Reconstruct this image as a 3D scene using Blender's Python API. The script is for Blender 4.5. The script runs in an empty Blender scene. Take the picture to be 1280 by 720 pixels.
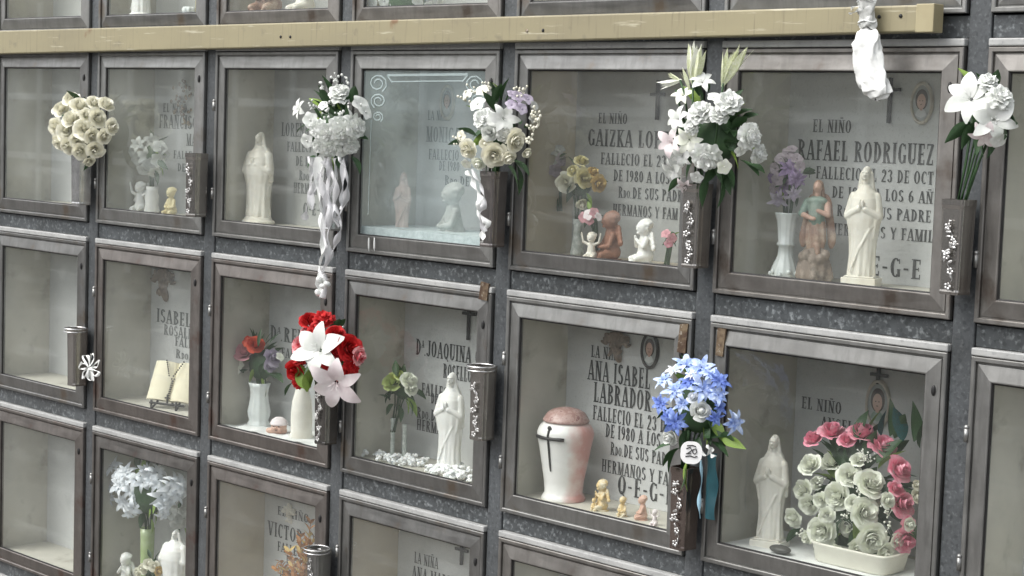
import bpy, math, random
from mathutils import noise as mnoise
from mathutils import Vector, Matrix, Euler
random.seed(11)
SC=bpy.context.scene
COL=SC.collection
R=math.radians

# ------------------------------------------------------------------ camera model (fitted to the photo's niche grid)
f,yaw,pit,rol=2331.87,.7947,-.0875,.0342
CAM=Vector((6.1883,-3.4577,1.76))
F0=Vector((-math.sin(yaw),math.cos(yaw),0)); R0=Vector((math.cos(yaw),math.sin(yaw),0))
FW=F0*math.cos(pit)+Vector((0,0,math.sin(pit))); U0=-F0*math.sin(pit)+Vector((0,0,math.cos(pit)))
RT=R0*math.cos(rol)+U0*math.sin(rol); UP=-R0*math.sin(rol)+U0*math.cos(rol)
def at(px,py,Y):
    d=FW*f+RT*(px-640)+UP*(360-py)
    return CAM+d*((Y-CAM.y)/d.y)
def mpp(p): return (Vector(p)-CAM).dot(FW)/f
cam=bpy.data.cameras.new('camera'); camo=bpy.data.objects.new('camera',cam); COL.objects.link(camo)
cam.sensor_width=36; cam.lens=36*f/1280; cam.clip_start=.05; cam.clip_end=500
M=Matrix((RT,UP,-FW)).transposed().to_4x4(); M.translation=CAM; camo.matrix_world=M
SC.camera=camo

# ------------------------------------------------------------------ mesh builder
class MB:
    def __init__(s): s.v=[]; s.f=[]
    def add(s,vs,fs):
        o=len(s.v); s.v+=[tuple(x) for x in vs]; s.f+=[tuple(i+o for i in q) for q in fs]; return s
    def box(s,x0,x1,y0,y1,z0,z1):
        return s.add([(x0,y0,z0),(x1,y0,z0),(x1,y1,z0),(x0,y1,z0),(x0,y0,z1),(x1,y0,z1),(x1,y1,z1),(x0,y1,z1)],
            [(0,3,2,1),(4,5,6,7),(0,1,5,4),(1,2,6,5),(2,3,7,6),(3,0,4,7)])
    def tube(s,pts,r,n=8,cap=True):
        pts=[Vector(p) for p in pts]; m=len(pts)
        rs=r if isinstance(r,(list,tuple)) else [r]*m
        vs=[]; fs=[]; ref=None
        for i,p in enumerate(pts):
            t=(pts[min(i+1,m-1)]-pts[max(i-1,0)]).normalized()
            if ref is None:
                ref=t.orthogonal().normalized()
            a=(ref-t*ref.dot(t)); a=a.normalized() if a.length>1e-6 else t.orthogonal().normalized(); ref=a; b=t.cross(a)
            for k in range(n):
                q=2*math.pi*k/n; vs.append(p+(a*math.cos(q)+b*math.sin(q))*rs[i])
        for i in range(m-1):
            for k in range(n): fs.append((i*n+k,i*n+(k+1)%n,(i+1)*n+(k+1)%n,(i+1)*n+k))
        if cap: fs.append(tuple(range(n-1,-1,-1))); fs.append(tuple((m-1)*n+k for k in range(n)))
        return s.add(vs,fs)
    def lathe(s,prof,c=(0,0,0),n=40,sx=1,sy=1,fold=None):
        vs=[];fs=[];m=len(prof)
        for j,(r,z) in enumerate(prof):
            for k in range(n):
                q=2*math.pi*k/n; rr=r*(1+(fold(q,z) if fold else 0))
                vs.append((c[0]+rr*math.cos(q)*sx,c[1]+rr*math.sin(q)*sy,c[2]+z))
        for j in range(m-1):
            for k in range(n): fs.append((j*n+k,j*n+(k+1)%n,(j+1)*n+(k+1)%n,(j+1)*n+k))
        if prof[0][0]>1e-5: fs.append(tuple(range(n-1,-1,-1)))
        if prof[-1][0]>1e-5: fs.append(tuple((m-1)*n+k for k in range(n)))
        return s.add(vs,fs)
    def ell(s,c,r,rot=None,nu=16,nv=10):
        if not isinstance(r,(tuple,list)): r=(r,r,r)
        vs=[];fs=[]; E=Euler([R(a) for a in rot]).to_matrix() if rot else Matrix.Identity(3)
        for j in range(nv+1):
            ph=math.pi*j/nv
            for k in range(nu):
                q=2*math.pi*k/nu
                p=E@Vector((r[0]*math.sin(ph)*math.cos(q),r[1]*math.sin(ph)*math.sin(q),-r[2]*math.cos(ph)))
                vs.append(p+Vector(c))
        for j in range(nv):
            for k in range(nu): fs.append((j*nu+k,j*nu+(k+1)%nu,(j+1)*nu+(k+1)%nu,(j+1)*nu+k))
        return s.add(vs,fs)
    def cap(s,p,q,r0,r1=None,n=12):
        p=Vector(p);q=Vector(q); r1=r0 if r1 is None else r1; d=(q-p)
        t=d.normalized(); pts=[];rs=[]
        for a in (-1,-.85,-.5,0): pts.append(p+t*r0*a); rs.append(max(r0*math.sqrt(max(0,1-a*a)),r0*.02))
        for a in (0,.5,.85,1): pts.append(q+t*r1*a); rs.append(max(r1*math.sqrt(max(0,1-a*a)),r1*.02))
        return s.tube(pts,rs,n)
    def grid(s,fn,nu,nv):
        vs=[fn(i/nu,j/nv) for j in range(nv+1) for i in range(nu+1)]
        return s.add(vs,[(j*(nu+1)+i,j*(nu+1)+i+1,(j+1)*(nu+1)+i+1,(j+1)*(nu+1)+i) for j in range(nv) for i in range(nu)])
    def moved(s,mat):
        o=MB(); o.v=[tuple(mat@Vector(x)) for x in s.v]; o.f=list(s.f); return o
    def join(s,o,mat=None):
        o=o.moved(mat) if mat is not None else o; return s.add(o.v,o.f)
    def mesh(s,name,mat,smooth=False,off=None):
        me=bpy.data.meshes.new(name); vs=s.v
        if off is not None: vs=[(a-off[0],b-off[1],c-off[2]) for a,b,c in vs]
        me.from_pydata(vs,[],s.f); me.update()
        if mat: me.materials.append(mat)
        if smooth: me.polygons.foreach_set('use_smooth',[True]*len(me.polygons))
        return me
def sculpt(mb,name,mat,voxel,smooth=4,fac=.5):
    """fuse overlapping shapes into one continuous skin"""
    me=mb.mesh('tmp',None); o=bpy.data.objects.new('tmp',me); COL.objects.link(o)
    m=o.modifiers.new('r','REMESH'); m.mode='VOXEL'; m.voxel_size=voxel; m.use_smooth_shade=True
    if smooth:
        q=o.modifiers.new('s','SMOOTH'); q.iterations=smooth; q.factor=fac
    dg=bpy.context.evaluated_depsgraph_get(); dg.update()
    out=bpy.data.meshes.new_from_object(o.evaluated_get(dg)); out.name=name
    bpy.data.objects.remove(o); bpy.data.meshes.remove(me)
    out.materials.clear(); out.materials.append(mat)
    out.polygons.foreach_set('use_smooth',[True]*len(out.polygons))
    return out

def tag(o,label=None,cat=None,group=None,kind=None):
    if label: o['label']=label
    if cat: o['category']=cat
    if group: o['group']=group
    if kind: o['kind']=kind
    return o
def thing(name,label,cat,loc=(0,0,0),group=None,rz=0):
    o=bpy.data.objects.new(name,None); o.empty_display_size=.05; COL.objects.link(o); o.location=loc; o.rotation_euler=(0,0,rz)
    return tag(o,label,cat,group)
def obj(name,me,parent=None,loc=(0,0,0),rot=None,scale=None,label=None):
    o=bpy.data.objects.new(name,me); COL.objects.link(o); o.parent=parent; o.location=loc
    if rot is not None:
        o.rotation_mode='QUATERNION'; o.rotation_quaternion=rot
    if scale is not None: o.scale=(scale,)*3 if not isinstance(scale,(tuple,list)) else scale
    if label: o['label']=label
    return o
def wl(o):
    p=Vector((0,0,0))
    while o is not None: p+=Vector(o.location); o=o.parent
    return p
def wpart(name,mb,mat,parent,smooth=False,bevel=0,label=None):
    """part whose vertices are given in world coordinates"""
    o=obj(name,mb.mesh(name,mat,smooth,off=wl(parent) if parent else None),parent,label=label)
    if bevel:
        b=o.modifiers.new('bevel','BEVEL'); b.width=bevel; b.segments=2; b.limit_method='ANGLE'
    return o

# ------------------------------------------------------------------ materials
def mat(name,base,rough=.6,metal=0,noise=None,bump=None,spec=.5,sss=0,trans=0,coat=0):
    m=bpy.data.materials.new(name); m.use_nodes=True; nt=m.node_tree; N=nt.nodes; L=nt.links
    b=N['Principled BSDF']; b.inputs['Base Color'].default_value=(*base,1); b.inputs['Roughness'].default_value=rough
    b.inputs['Metallic'].default_value=metal; b.inputs['Specular IOR Level'].default_value=spec
    b.inputs['Coat Weight'].default_value=coat
    if sss: b.inputs['Subsurface Weight'].default_value=sss; b.inputs['Subsurface Radius'].default_value=(.006,.005,.004)
    tc=N.new('ShaderNodeTexCoord')
    def nz(scale,detail=4,stretch=None,rough=.6):
        n=N.new('ShaderNodeTexNoise'); n.inputs['Scale'].default_value=scale; n.inputs['Detail'].default_value=detail; n.inputs['Roughness'].default_value=rough
        if stretch:
            mp=N.new('ShaderNodeMapping'); mp.inputs['Scale'].default_value=stretch; L.new(tc.outputs['Object'],mp.inputs['Vector']); L.new(mp.outputs[0],n.inputs['Vector'])
        else: L.new(tc.outputs['Object'],n.inputs['Vector'])
        return n
    if noise:
        prev=None
        for k,(c2,scale,lo,hi,*st) in enumerate(noise):
            n=nz(scale,stretch=st[0] if st else None)
            rp=N.new('ShaderNodeValToRGB'); rp.color_ramp.elements[0].position=lo; rp.color_ramp.elements[1].position=hi; L.new(n.outputs['Fac'],rp.inputs[0])
            mx=N.new('ShaderNodeMix'); mx.data_type='RGBA'; L.new(rp.outputs[0],mx.inputs['Factor'])
            if prev is None: mx.inputs['A'].default_value=(*base,1)
            else: L.new(prev,mx.inputs['A'])
            mx.inputs['B'].default_value=(*c2,1); prev=mx.outputs['Result']
        L.new(prev,b.inputs['Base Color'])
    if bump:
        n=nz(bump[0],6,bump[2] if len(bump)>2 else None); bp=N.new('ShaderNodeBump'); bp.inputs['Strength'].default_value=bump[1]; bp.inputs['Distance'].default_value=.004
        L.new(n.outputs['Fac'],bp.inputs['Height']); L.new(bp.outputs[0],b.inputs['Normal'])
    if trans:
        t=N.new('ShaderNodeBsdfTranslucent'); t.inputs['Color'].default_value=(*base,1)
        if noise: L.new(prev,t.inputs['Color'])
        mx=N.new('ShaderNodeMixShader'); mx.inputs[0].default_value=trans
        L.new(b.outputs[0],mx.inputs[1]); L.new(t.outputs[0],mx.inputs[2]); L.new(mx.outputs[0],N['Material Output'].inputs['Surface'])
    return m
def steel(name,a,bc,rough=.3,rust=None):
    ns=[(bc,14,.35,.7,(1,1,1)),(tuple(x*.72 for x in a),60,.5,.75,(1,1,.12))]
    if rust: ns.append((rust,9,.56,.72))
    m=mat(name,a,rough,.88,ns,(90,.08,(1,1,.2)))
    nt=m.node_tree; n=nt.nodes.new('ShaderNodeTexNoise'); n.inputs['Scale'].default_value=9
    rp=nt.nodes.new('ShaderNodeMapRange'); rp.inputs['To Min'].default_value=rough-.1; rp.inputs['To Max'].default_value=rough+.22
    nt.links.new(n.outputs['Fac'],rp.inputs['Value']); nt.links.new(rp.outputs[0],nt.nodes['Principled BSDF'].inputs['Roughness'])
    return m
STEEL=[steel('steel_grey',(.27,.27,.26),(.20,.199,.19),.40),
       steel('steel_warm',(.225,.215,.203),(.155,.146,.136),.32,rust=(.15,.10,.085)),
       steel('steel_dull',(.255,.255,.247),(.185,.183,.176),.34,rust=(.18,.15,.12)),
       steel('steel_tarnished',(.26,.25,.235),(.18,.17,.158),.42,rust=(.12,.10,.085)),steel('steel_pale',(.30,.302,.292),(.225,.225,.217),.38,rust=(.2,.185,.165)),steel('steel_reddish',(.24,.222,.207),(.165,.150,.139),.38,rust=(.15,.105,.088))]
def vasemetal(name,a,rough=.24):
    return mat(name,a,rough,.9,[(tuple(x*.8 for x in a),9,.35,.7),(tuple(x*.6 for x in a),40,.6,.8)],(30,.04))
BRONZE=vasemetal('dark_vase_metal',(.37,.352,.33))
SILVER=mat('silver_metal',(.75,.75,.74),.25,.95,[((.5,.5,.5),30,.4,.7)],(60,.1))
CHROME=mat('chrome_ornament',(.62,.62,.61),.34,.75,[((.22,.21,.20),120,.45,.6)])
BLACK=mat('black_iron',(.018,.017,.017),.45,.3)
KEY=mat('keyhole_black',(.008,.008,.008),.6)
BRASS=mat('worn_brass',(.23,.175,.115),.5,.6,[((.10,.065,.045),50,.38,.6),((.4,.36,.3),70,.58,.68)])
LETTER=mat('letter_bronze',(.050,.052,.052),.5,.25,[((.13,.135,.13),50,.45,.7)])
LETTERPALE=mat('letter_faded',(.13,.14,.14),.6,.1,[((.2,.21,.2),40,.4,.7)])
def stone(name,a,b2,c3): return mat(name,a,.55,0,[(b2,3.5,.38,.68),(c3,11,.55,.72),(tuple(x*.8 for x in a),160,.55,.7)],(60,.08))
SLAB=[stone('tablet_grey',(.60,.61,.60),(.53,.54,.535),(.49,.50,.495)),
      stone('tablet_dark',(.43,.435,.42),(.37,.38,.365),(.34,.34,.325)),
      stone('tablet_pale',(.56,.57,.55),(.48,.49,.47),(.44,.45,.43))]
LINING=[mat('niche_plaster',(.50,.47,.39),.8,0,[((.43,.40,.33),5,.4,.7),((.36,.33,.27),13,.55,.75)],(40,.15)),
        mat('niche_marble',(.55,.53,.46),.6,0,[((.45,.435,.375),4,.4,.65),((.36,.34,.285),9,.58,.72)],(40,.08)),
        mat('niche_brown',(.50,.45,.355),.8,0,[((.42,.37,.285),5,.4,.7)],(40,.15))]
def granite(name,base,fleck,dark,fs,lo,hi,rough):
    m=bpy.data.materials.new(name); m.use_nodes=True; nt=m.node_tree; N=nt.nodes; L=nt.links; b=N['Principled BSDF']
    tc=N.new('ShaderNodeTexCoord'); n1=N.new('ShaderNodeTexNoise'); n1.inputs['Scale'].default_value=fs; n1.inputs['Detail'].default_value=3
    v=N.new('ShaderNodeTexVoronoi'); v.inputs['Scale'].default_value=fs*1.3
    n2=N.new('ShaderNodeTexNoise'); n2.inputs['Scale'].default_value=6; n2.inputs['Detail'].default_value=5
    for q in (n1,v,n2): L.new(tc.outputs['Object'],q.inputs['Vector'])
    r1=N.new('ShaderNodeValToRGB'); e=r1.color_ramp.elements; e[0].position=lo; e[0].color=(*base,1); e[1].position=hi; e[1].color=(*fleck,1); L.new(n1.outputs['Fac'],r1.inputs[0])
    r2=N.new('ShaderNodeValToRGB'); r2.color_ramp.elements[0].position=.0; r2.color_ramp.elements[1].position=.45; L.new(v.outputs['Color'],r2.inputs[0])
    mx=N.new('ShaderNodeMix'); mx.data_type='RGBA'; L.new(r2.outputs[0],mx.inputs['Factor']); mx.inputs['A'].default_value=(*dark,1); L.new(r1.outputs[0],mx.inputs['B'])
    m2=N.new('ShaderNodeMix'); m2.data_type='RGBA'; m2.blend_type='MULTIPLY'; m2.inputs['Factor'].default_value=.85; n2.inputs['Scale'].default_value=3.5; n2.inputs['Roughness'].default_value=.7
    L.new(mx.outputs['Result'],m2.inputs['A']); r3=N.new('ShaderNodeValToRGB'); r3.color_ramp.elements[0].position=.3; r3.color_ramp.elements[0].color=(.45,.44,.42,1); r3.color_ramp.elements[1].position=.65; r3.color_ramp.elements[1].color=(1.0,1.0,1.0,1); L.new(n2.outputs['Fac'],r3.inputs[0]); L.new(r3.outputs[0],m2.inputs['B']); L.new(m2.outputs['Result'],b.inputs['Base Color'])
    b.inputs['Roughness'].default_value=rough
    bp=N.new('ShaderNodeBump'); bp.inputs['Strength'].default_value=.12; bp.inputs['Distance'].default_value=.003; L.new(n1.outputs['Fac'],bp.inputs['Height']); L.new(bp.outputs[0],b.inputs['Normal'])
    return m
GRANITE=granite('blue_granite',(.075,.083,.088),(.23,.25,.26),(.040,.044,.047),95,.54,.72,.30)
GRPOST=granite('dark_granite',(.088,.096,.102),(.16,.172,.18),(.052,.057,.061),110,.55,.75,.3)
LEDGE=mat('pale_granite_edge',(.38,.385,.375),.45,0,[((.28,.285,.28),12,.4,.7),((.22,.225,.225),90,.55,.75)],(40,.1))
BEAMM=mat('tan_painted_metal',(.265,.235,.142),.5,0,[((.22,.195,.122),4,.4,.7,(.4,1,1)),((.17,.15,.10),25,.6,.8),((.16,.135,.085),9,.55,.75,(9,1,.5)),((.40,.37,.27),30,.62,.72,(.25,1,3)),((.17,.10,.05),7,.66,.74)],(30,.06))
def glass(name,haze,hcol,extra=None):
    m=bpy.data.materials.new(name); m.use_nodes=True; nt=m.node_tree; N=nt.nodes; L=nt.links
    N.remove(N['Principled BSDF'])
    t=N.new('ShaderNodeBsdfTransparent'); t.inputs[0].default_value=(.93,.95,.94,1)
    g=N.new('ShaderNodeBsdfGlossy'); g.inputs['Roughness'].default_value=.02; g.inputs['Color'].default_value=(.9,.95,.95,1)
    d=N.new('ShaderNodeBsdfDiffuse'); d.inputs[0].default_value=(*hcol,1)
    lw=N.new('ShaderNodeLayerWeight'); lw.inputs['Blend'].default_value=.5      # facing term: the same from both sides of the pane
    pw=N.new('ShaderNodeMath'); pw.operation='POWER'; L.new(lw.outputs['Facing'],pw.inputs[0]); pw.inputs[1].default_value=3.5
    fr=N.new('ShaderNodeMath'); fr.operation='MULTIPLY_ADD'; L.new(pw.outputs[0],fr.inputs[0]); fr.inputs[1].default_value=.8; fr.inputs[2].default_value=.06
    tc=N.new('ShaderNodeTexCoord'); n=N.new('ShaderNodeTexNoise'); n.inputs['Scale'].default_value=4; n.inputs['Detail'].default_value=6
    L.new(tc.outputs['Object'],n.inputs['Vector'])
    mr=N.new('ShaderNodeMapRange'); mr.inputs['From Min'].default_value=.3; mr.inputs['From Max'].default_value=.75
    mr.inputs['To Min'].default_value=haze*.45; mr.inputs['To Max'].default_value=haze*1.9; L.new(n.outputs['Fac'],mr.inputs['Value'])
    # streaky reflections painted into the haze as soft slanted pale streaks
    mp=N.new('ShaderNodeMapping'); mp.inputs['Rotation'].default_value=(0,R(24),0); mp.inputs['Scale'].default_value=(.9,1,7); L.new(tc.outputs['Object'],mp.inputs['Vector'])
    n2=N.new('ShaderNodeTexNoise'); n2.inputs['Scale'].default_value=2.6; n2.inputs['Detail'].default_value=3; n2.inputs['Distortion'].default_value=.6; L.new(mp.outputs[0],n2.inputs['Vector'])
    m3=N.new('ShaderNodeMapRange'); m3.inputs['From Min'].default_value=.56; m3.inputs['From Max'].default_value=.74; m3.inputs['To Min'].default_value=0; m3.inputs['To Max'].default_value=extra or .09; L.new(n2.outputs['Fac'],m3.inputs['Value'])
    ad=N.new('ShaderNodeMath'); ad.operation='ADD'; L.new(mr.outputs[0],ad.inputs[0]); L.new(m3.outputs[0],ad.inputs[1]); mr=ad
    m1=N.new('ShaderNodeMixShader'); m2=N.new('ShaderNodeMixShader')
    L.new(mr.outputs[0],m1.inputs[0]); L.new(t.outputs[0],m1.inputs[1]); L.new(d.outputs[0],m1.inputs[2])
    L.new(fr.outputs[0],m2.inputs[0]); L.new(m1.outputs[0],m2.inputs[1]); L.new(g.outputs[0],m2.inputs[2])
    L.new(m2.outputs[0],N['Material Output'].inputs['Surface'])
    return m
GLASS=glass('dusty_reflection_glass',.055,(.62,.64,.62)); GLASSD=glass('clear_reflection_glass',.018,(.62,.64,.62),.05); GLASSB=glass('milky_glass',.23,(.42,.50,.51)); GLASSC=glass('hazy_glass',.12,(.55,.58,.56))
ETCH=mat('etched_frost',(.50,.60,.60),.8,0)
_n=ETCH.node_tree.nodes; _t=_n.new('ShaderNodeBsdfTransparent'); _m=_n.new('ShaderNodeMixShader'); _m.inputs[0].default_value=.55
ETCH.node_tree.links.new(_t.outputs[0],_m.inputs[1]); ETCH.node_tree.links.new(_n['Principled BSDF'].outputs[0],_m.inputs[2]); ETCH.node_tree.links.new(_m.outputs[0],_n['Material Output'].inputs['Surface'])
def petal(name,c,c2=None,trans=.13,rough=.65): return mat(name,c,rough,0,[(c2 or tuple(x*.82 for x in c),2.3,.36,.66)],None,.3,trans=trans)
P=dict(
 white=petal('white_petal',(.77,.78,.76),(.66,.69,.64)), cream=petal('cream_petal',(.85,.84,.74),(.80,.78,.64)),
 greenwhite=petal('greenish_white_petal',(.87,.88,.81),(.82,.85,.71)), pinkwhite=petal('pink_white_petal',(.84,.79,.78),(.76,.66,.67)),
 red=petal('red_petal',(.55,.025,.025),(.38,.012,.016)), redpink=petal('red_and_white_petal',(.66,.06,.09),(.85,.62,.62)),
 coral=petal('coral_petal',(.72,.13,.06),(.62,.08,.05)), pink=petal('pink_petal',(.82,.24,.36),(.90,.56,.62)), softpink=petal('soft_pink_petal',(.66,.36,.38),(.6,.28,.32)),
 lilac=petal('lilac_petal',(.44,.38,.50),(.54,.50,.57)), purple=petal('purple_petal',(.22,.15,.28),(.36,.28,.42)), mauve=petal('faded_mauve_petal',(.40,.35,.38),(.32,.27,.3)),
 blue=petal('blue_petal',(.22,.34,.74),(.64,.74,.89)), blue2=petal('deep_blue_petal',(.09,.15,.52),(.30,.42,.80)), ice=petal('ice_blue_petal',(.84,.86,.88),(.70,.75,.80)),
 yellow=petal('yellow_petal',(.66,.60,.30),(.72,.68,.44)), lime=petal('lime_petal',(.60,.68,.30),(.52,.62,.22)), gold=petal('ochre_petal',(.55,.38,.12),(.62,.48,.22)),
 dried=petal('dried_orange_leaf',(.34,.14,.04),(.44,.23,.08)), grey=petal('grey_petal',(.52,.53,.50),(.40,.41,.38)))
LEAF=mat('dark_green_leaf',(.028,.065,.026),.5,0,[((.05,.105,.04),30,.4,.7)],None,.4,trans=.12)
LEAF2=mat('fresh_green_leaf',(.20,.32,.06),.5,0,[((.28,.38,.10),30,.4,.7)],None,.4,trans=.2)
LEAF3=mat('teal_leaf',(.02,.10,.10),.5,0,[((.035,.06,.055),20,.4,.7)],None,.4,trans=.1)
BUD=mat('pale_green_bud',(.62,.66,.42),.55,0,[((.74,.76,.62),20,.4,.65)],None,.4,trans=.2)
PORC=mat('white_porcelain',(.74,.78,.76),.22,0,[((.66,.70,.68),8,.4,.7)],None,.5,sss=.1,coat=.3)
PLASTER=mat('white_plaster',(.80,.80,.77),.6,0,[((.70,.70,.65),14,.45,.7)],(60,.06),sss=.15)
IVORY=mat('ivory_resin',(.76,.735,.65),.5,0,[((.64,.60,.50),16,.45,.7)],(60,.06),sss=.2)
WARMW=mat('warm_white_resin',(.76,.74,.67),.5,0,[((.66,.63,.55),12,.45,.7)],(60,.06),sss=.2)
TERRA=mat('brown_clay',(.27,.125,.075),.6,0,[((.19,.085,.05),25,.4,.7)],(50,.1))
GOLDY=mat('gold_ochre_resin',(.62,.46,.22),.5,0,[((.72,.66,.5),40,.45,.6)],(60,.1))
FLESH=mat('painted_flesh',(.60,.40,.31),.5,0,[((.52,.31,.24),30,.4,.7)],sss=.1)
DFLESH=mat('dull_flesh',(.36,.24,.18),.6)
HAIR=mat('painted_hair',(.05,.032,.024),.6)
GREENP=mat('painted_green',(.17,.26,.21),.5,0,[((.34,.40,.34),30,.4,.7)])
REDBR=mat('painted_red_brown',(.27,.155,.105),.5,0,[((.52,.40,.30),24,.45,.65)])
ROCK=mat('grey_brown_rock',(.25,.20,.16),.8,0,[((.42,.36,.30),35,.5,.7),((.12,.10,.085),25,.5,.7)],(50,.5))
PAGE=mat('cream_page',(.76,.71,.53),.7,0,[((.66,.60,.43),9,.45,.7)])
PAPER=mat('white_card',(.85,.85,.84),.6)
CLOTH=mat('white_cloth',(.80,.81,.79),.85,0,[((.68,.70,.68),20,.4,.7)],(120,.3),trans=.1)
LACE=mat('pale_lace',(.66,.74,.74),.9,0,[((.5,.58,.58),60,.4,.65)],(120,.4))
COTTON=mat('white_cotton',(.86,.87,.86),.95,0,[((.72,.75,.74),40,.45,.7)],(80,.8),sss=.1)
SATIN=mat('silvery_satin',(.70,.70,.71),.34,.1,[((.50,.50,.52),18,.4,.7)],None,.6,trans=.15)
TEALR=mat('teal_ribbon',(.018,.075,.095),.45,0,[((.03,.12,.145),14,.4,.7)],trans=.1)
TEALL=mat('pale_blue_ribbon',(.30,.48,.58),.45,0)
def seethrough(m,f):
    n=m.node_tree.nodes; L=m.node_tree.links; o=n['Material Output'].inputs['Surface']; src=o.links[0].from_socket
    t=n.new('ShaderNodeBsdfTransparent'); x=n.new('ShaderNodeMixShader'); x.inputs[0].default_value=f; L.new(src,x.inputs[1]); L.new(t.outputs[0],x.inputs[2]); L.new(x.outputs[0],o)
seethrough(SATIN,.25)
PLAST=mat('clear_wrap',(.72,.73,.71),.25,0,[((.42,.43,.41),25,.4,.65)],(30,.6),trans=.3)
GREENV=mat('green_glazed_vase',(.34,.44,.20),.25,0,[((.50,.58,.36),14,.4,.65)],coat=.3)
WAX=mat('yellow_wax',(.66,.58,.34),.5,0,sss=.2)
TUBEG=mat('frosted_tube',(.55,.60,.56),.2,0,[((.75,.78,.74),70,.45,.6)],trans=.4)
PEBBLE=mat('dark_pebble',(.05,.048,.045),.5,0,[((.10,.10,.09),30,.4,.7)])
PICBG=mat('portrait_background',(.46,.48,.46),.35,0,[((.24,.26,.25),12,.4,.7)],coat=.5)
RIMM=mat('portrait_rim',(.60,.56,.48),.35,.3,[((.40,.35,.28),30,.4,.7)])
RIMD=mat('portrait_dark_rim',(.045,.04,.036),.3,.4)
def urnmat():
    m=mat('white_urn_blush',(.80,.79,.76),.28,0,None,None,.5,coat=.35); nt=m.node_tree; N=nt.nodes; L=nt.links
    tc=N.new('ShaderNodeTexCoord'); s=N.new('ShaderNodeSeparateXYZ'); L.new(tc.outputs['Object'],s.inputs[0])
    n=N.new('ShaderNodeTexNoise'); n.inputs['Scale'].default_value=30; n.inputs['Detail'].default_value=6; L.new(tc.outputs['Object'],n.inputs['Vector'])
    # the painted blush runs up one side and collects at the foot
    a=N.new('ShaderNodeMath'); a.operation='MULTIPLY_ADD'; xy=N.new('ShaderNodeVectorMath'); xy.operation='DOT_PRODUCT'; xy.inputs[1].default_value=(.93,.37,0); L.new(tc.outputs['Object'],xy.inputs[0])
    L.new(n.outputs['Fac'],a.inputs[0]); a.inputs[1].default_value=.55
    xs=N.new('ShaderNodeMath'); xs.operation='MULTIPLY'; xs.inputs[1].default_value=13; L.new(xy.outputs['Value'],xs.inputs[0]); L.new(xs.outputs[0],a.inputs[2])
    z=N.new('ShaderNodeMath'); z.operation='MULTIPLY_ADD'; L.new(s.outputs['Z'],z.inputs[0]); z.inputs[1].default_value=-.9; L.new(a.outputs[0],z.inputs[2])
    rp=N.new('ShaderNodeValToRGB'); e=rp.color_ramp.elements; e[0].position=.50; e[1].position=.98; e[0].color=(.80,.79,.76,1); e[1].color=(.56,.27,.24,1); L.new(z.outputs[0],rp.inputs[0])
    L.new(rp.outputs[0],N['Principled BSDF'].inputs['Base Color']); return m
URN=urnmat(); URNLID=mat('pink_stone_lid',(.34,.20,.175),.45,0,[((.52,.38,.34),60,.45,.6),((.25,.12,.11),60,.55,.65)],coat=.2)

# ------------------------------------------------------------------ wall grid
CX=[-.08,.6003,1.2843,1.9514,2.6285,3.3281,4.042,4.750]
def colx(i): return CX[i] if i>=0 else CX[0]+.682*i
LZ=[2.65,2.0,1.35,.70,.05]     # row r lies between LZ[r+1] (below) and LZ[r] (above)
FL=.068                        # niche floor above its lower line
ground=obj('ground',MB().add([(-150,-150,0),(150,-150,0),(150,150,0),(-150,150,0)],[(0,1,2,3)]).mesh('ground',mat('paving',(.16,.15,.14),.85,0,[((.11,.105,.10),2,.4,.7),((.2,.19,.18),30,.45,.7)],(20,.2)))); tag(ground,kind='structure')

wall=thing('niche_wall','dark granite wall of burial niches, framework of posts and speckled bands between all the glazed doors','wall',(2,0,0))
for i in range(8):
    x=CX[i]; hw=.027
    wpart('granite_post',MB().box(x-hw,x+hw,-.001,.40,0,2.66),GRPOST,wall,bevel=.003)
for r in range(5):
    z=LZ[r]
    for i in range(7):
        x0,x1=CX[i]+.0285,CX[i+1]-.0285
        if r<4 or True:
            wpart('granite_band',MB().box(x0,x1,.004,.40,max(z-.026,.004),z+.022),GRANITE,wall,bevel=.002)
            if r>0 or True:
                mb=MB(); zz=z-.027
                if zz-.014>0: wpart('band_edge',mb.box(x0,x1,-.012,.05,zz-.0165,zz),LEDGE,wall,bevel=.003)
wpart('wall_core',MB().box(-3,8,.41,.8,0,3.0),LINING[1],wall)
wpart('wall_flank',MB().box(-3,CX[0]-.029,.0,.40,0,2.66).box(CX[7]+.029,8,.0,.40,0,2.66),GRPOST,wall)
wpart('wall_top',MB().box(-3,8,-.02,.409,2.676,3.0),GRPOST,wall)

# ------------------------------------------------------------------ serif lettering for the tablets
T,t_=.16,.075
def q_(x0,y0,x1,y1): return [[(x0,y0),(x1,y0),(x1,y1),(x0,y1)]]
def sf(x,y): return q_(x-.14,y,x+.14,y+.05) if y<.5 else q_(x-.14,y-.05,x+.14,y)
def stem(x,y0=0,y1=1,w=T,ser=True):
    o=q_(x-w/2,y0,x+w/2,y1)
    if ser:
        if y0==0:o+=sf(x,0)
        if y1==1:o+=sf(x,1)
    return o
def dg(x0,y0,x1,y1,w): return [[(x0-w/2,y0),(x0+w/2,y0),(x1+w/2,y1),(x1-w/2,y1)]]
def bar(x0,x1,y,w=t_): return q_(x0,y-w/2,x1,y+w/2)
def arc(cx,cy,rx,ry,a0,a1,n=10,tw=T,th=t_):
    o=[]
    for k in range(n):
        a=R(a0+(a1-a0)*k/n); b=R(a0+(a1-a0)*(k+1)/n); ix,iy=max(rx-tw,.01),max(ry-th,.01)
        o.append([(cx+ix*math.cos(a),cy+iy*math.sin(a)),(cx+rx*math.cos(a),cy+ry*math.sin(a)),(cx+rx*math.cos(b),cy+ry*math.sin(b)),(cx+ix*math.cos(b),cy+iy*math.sin(b))])
    return o
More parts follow.
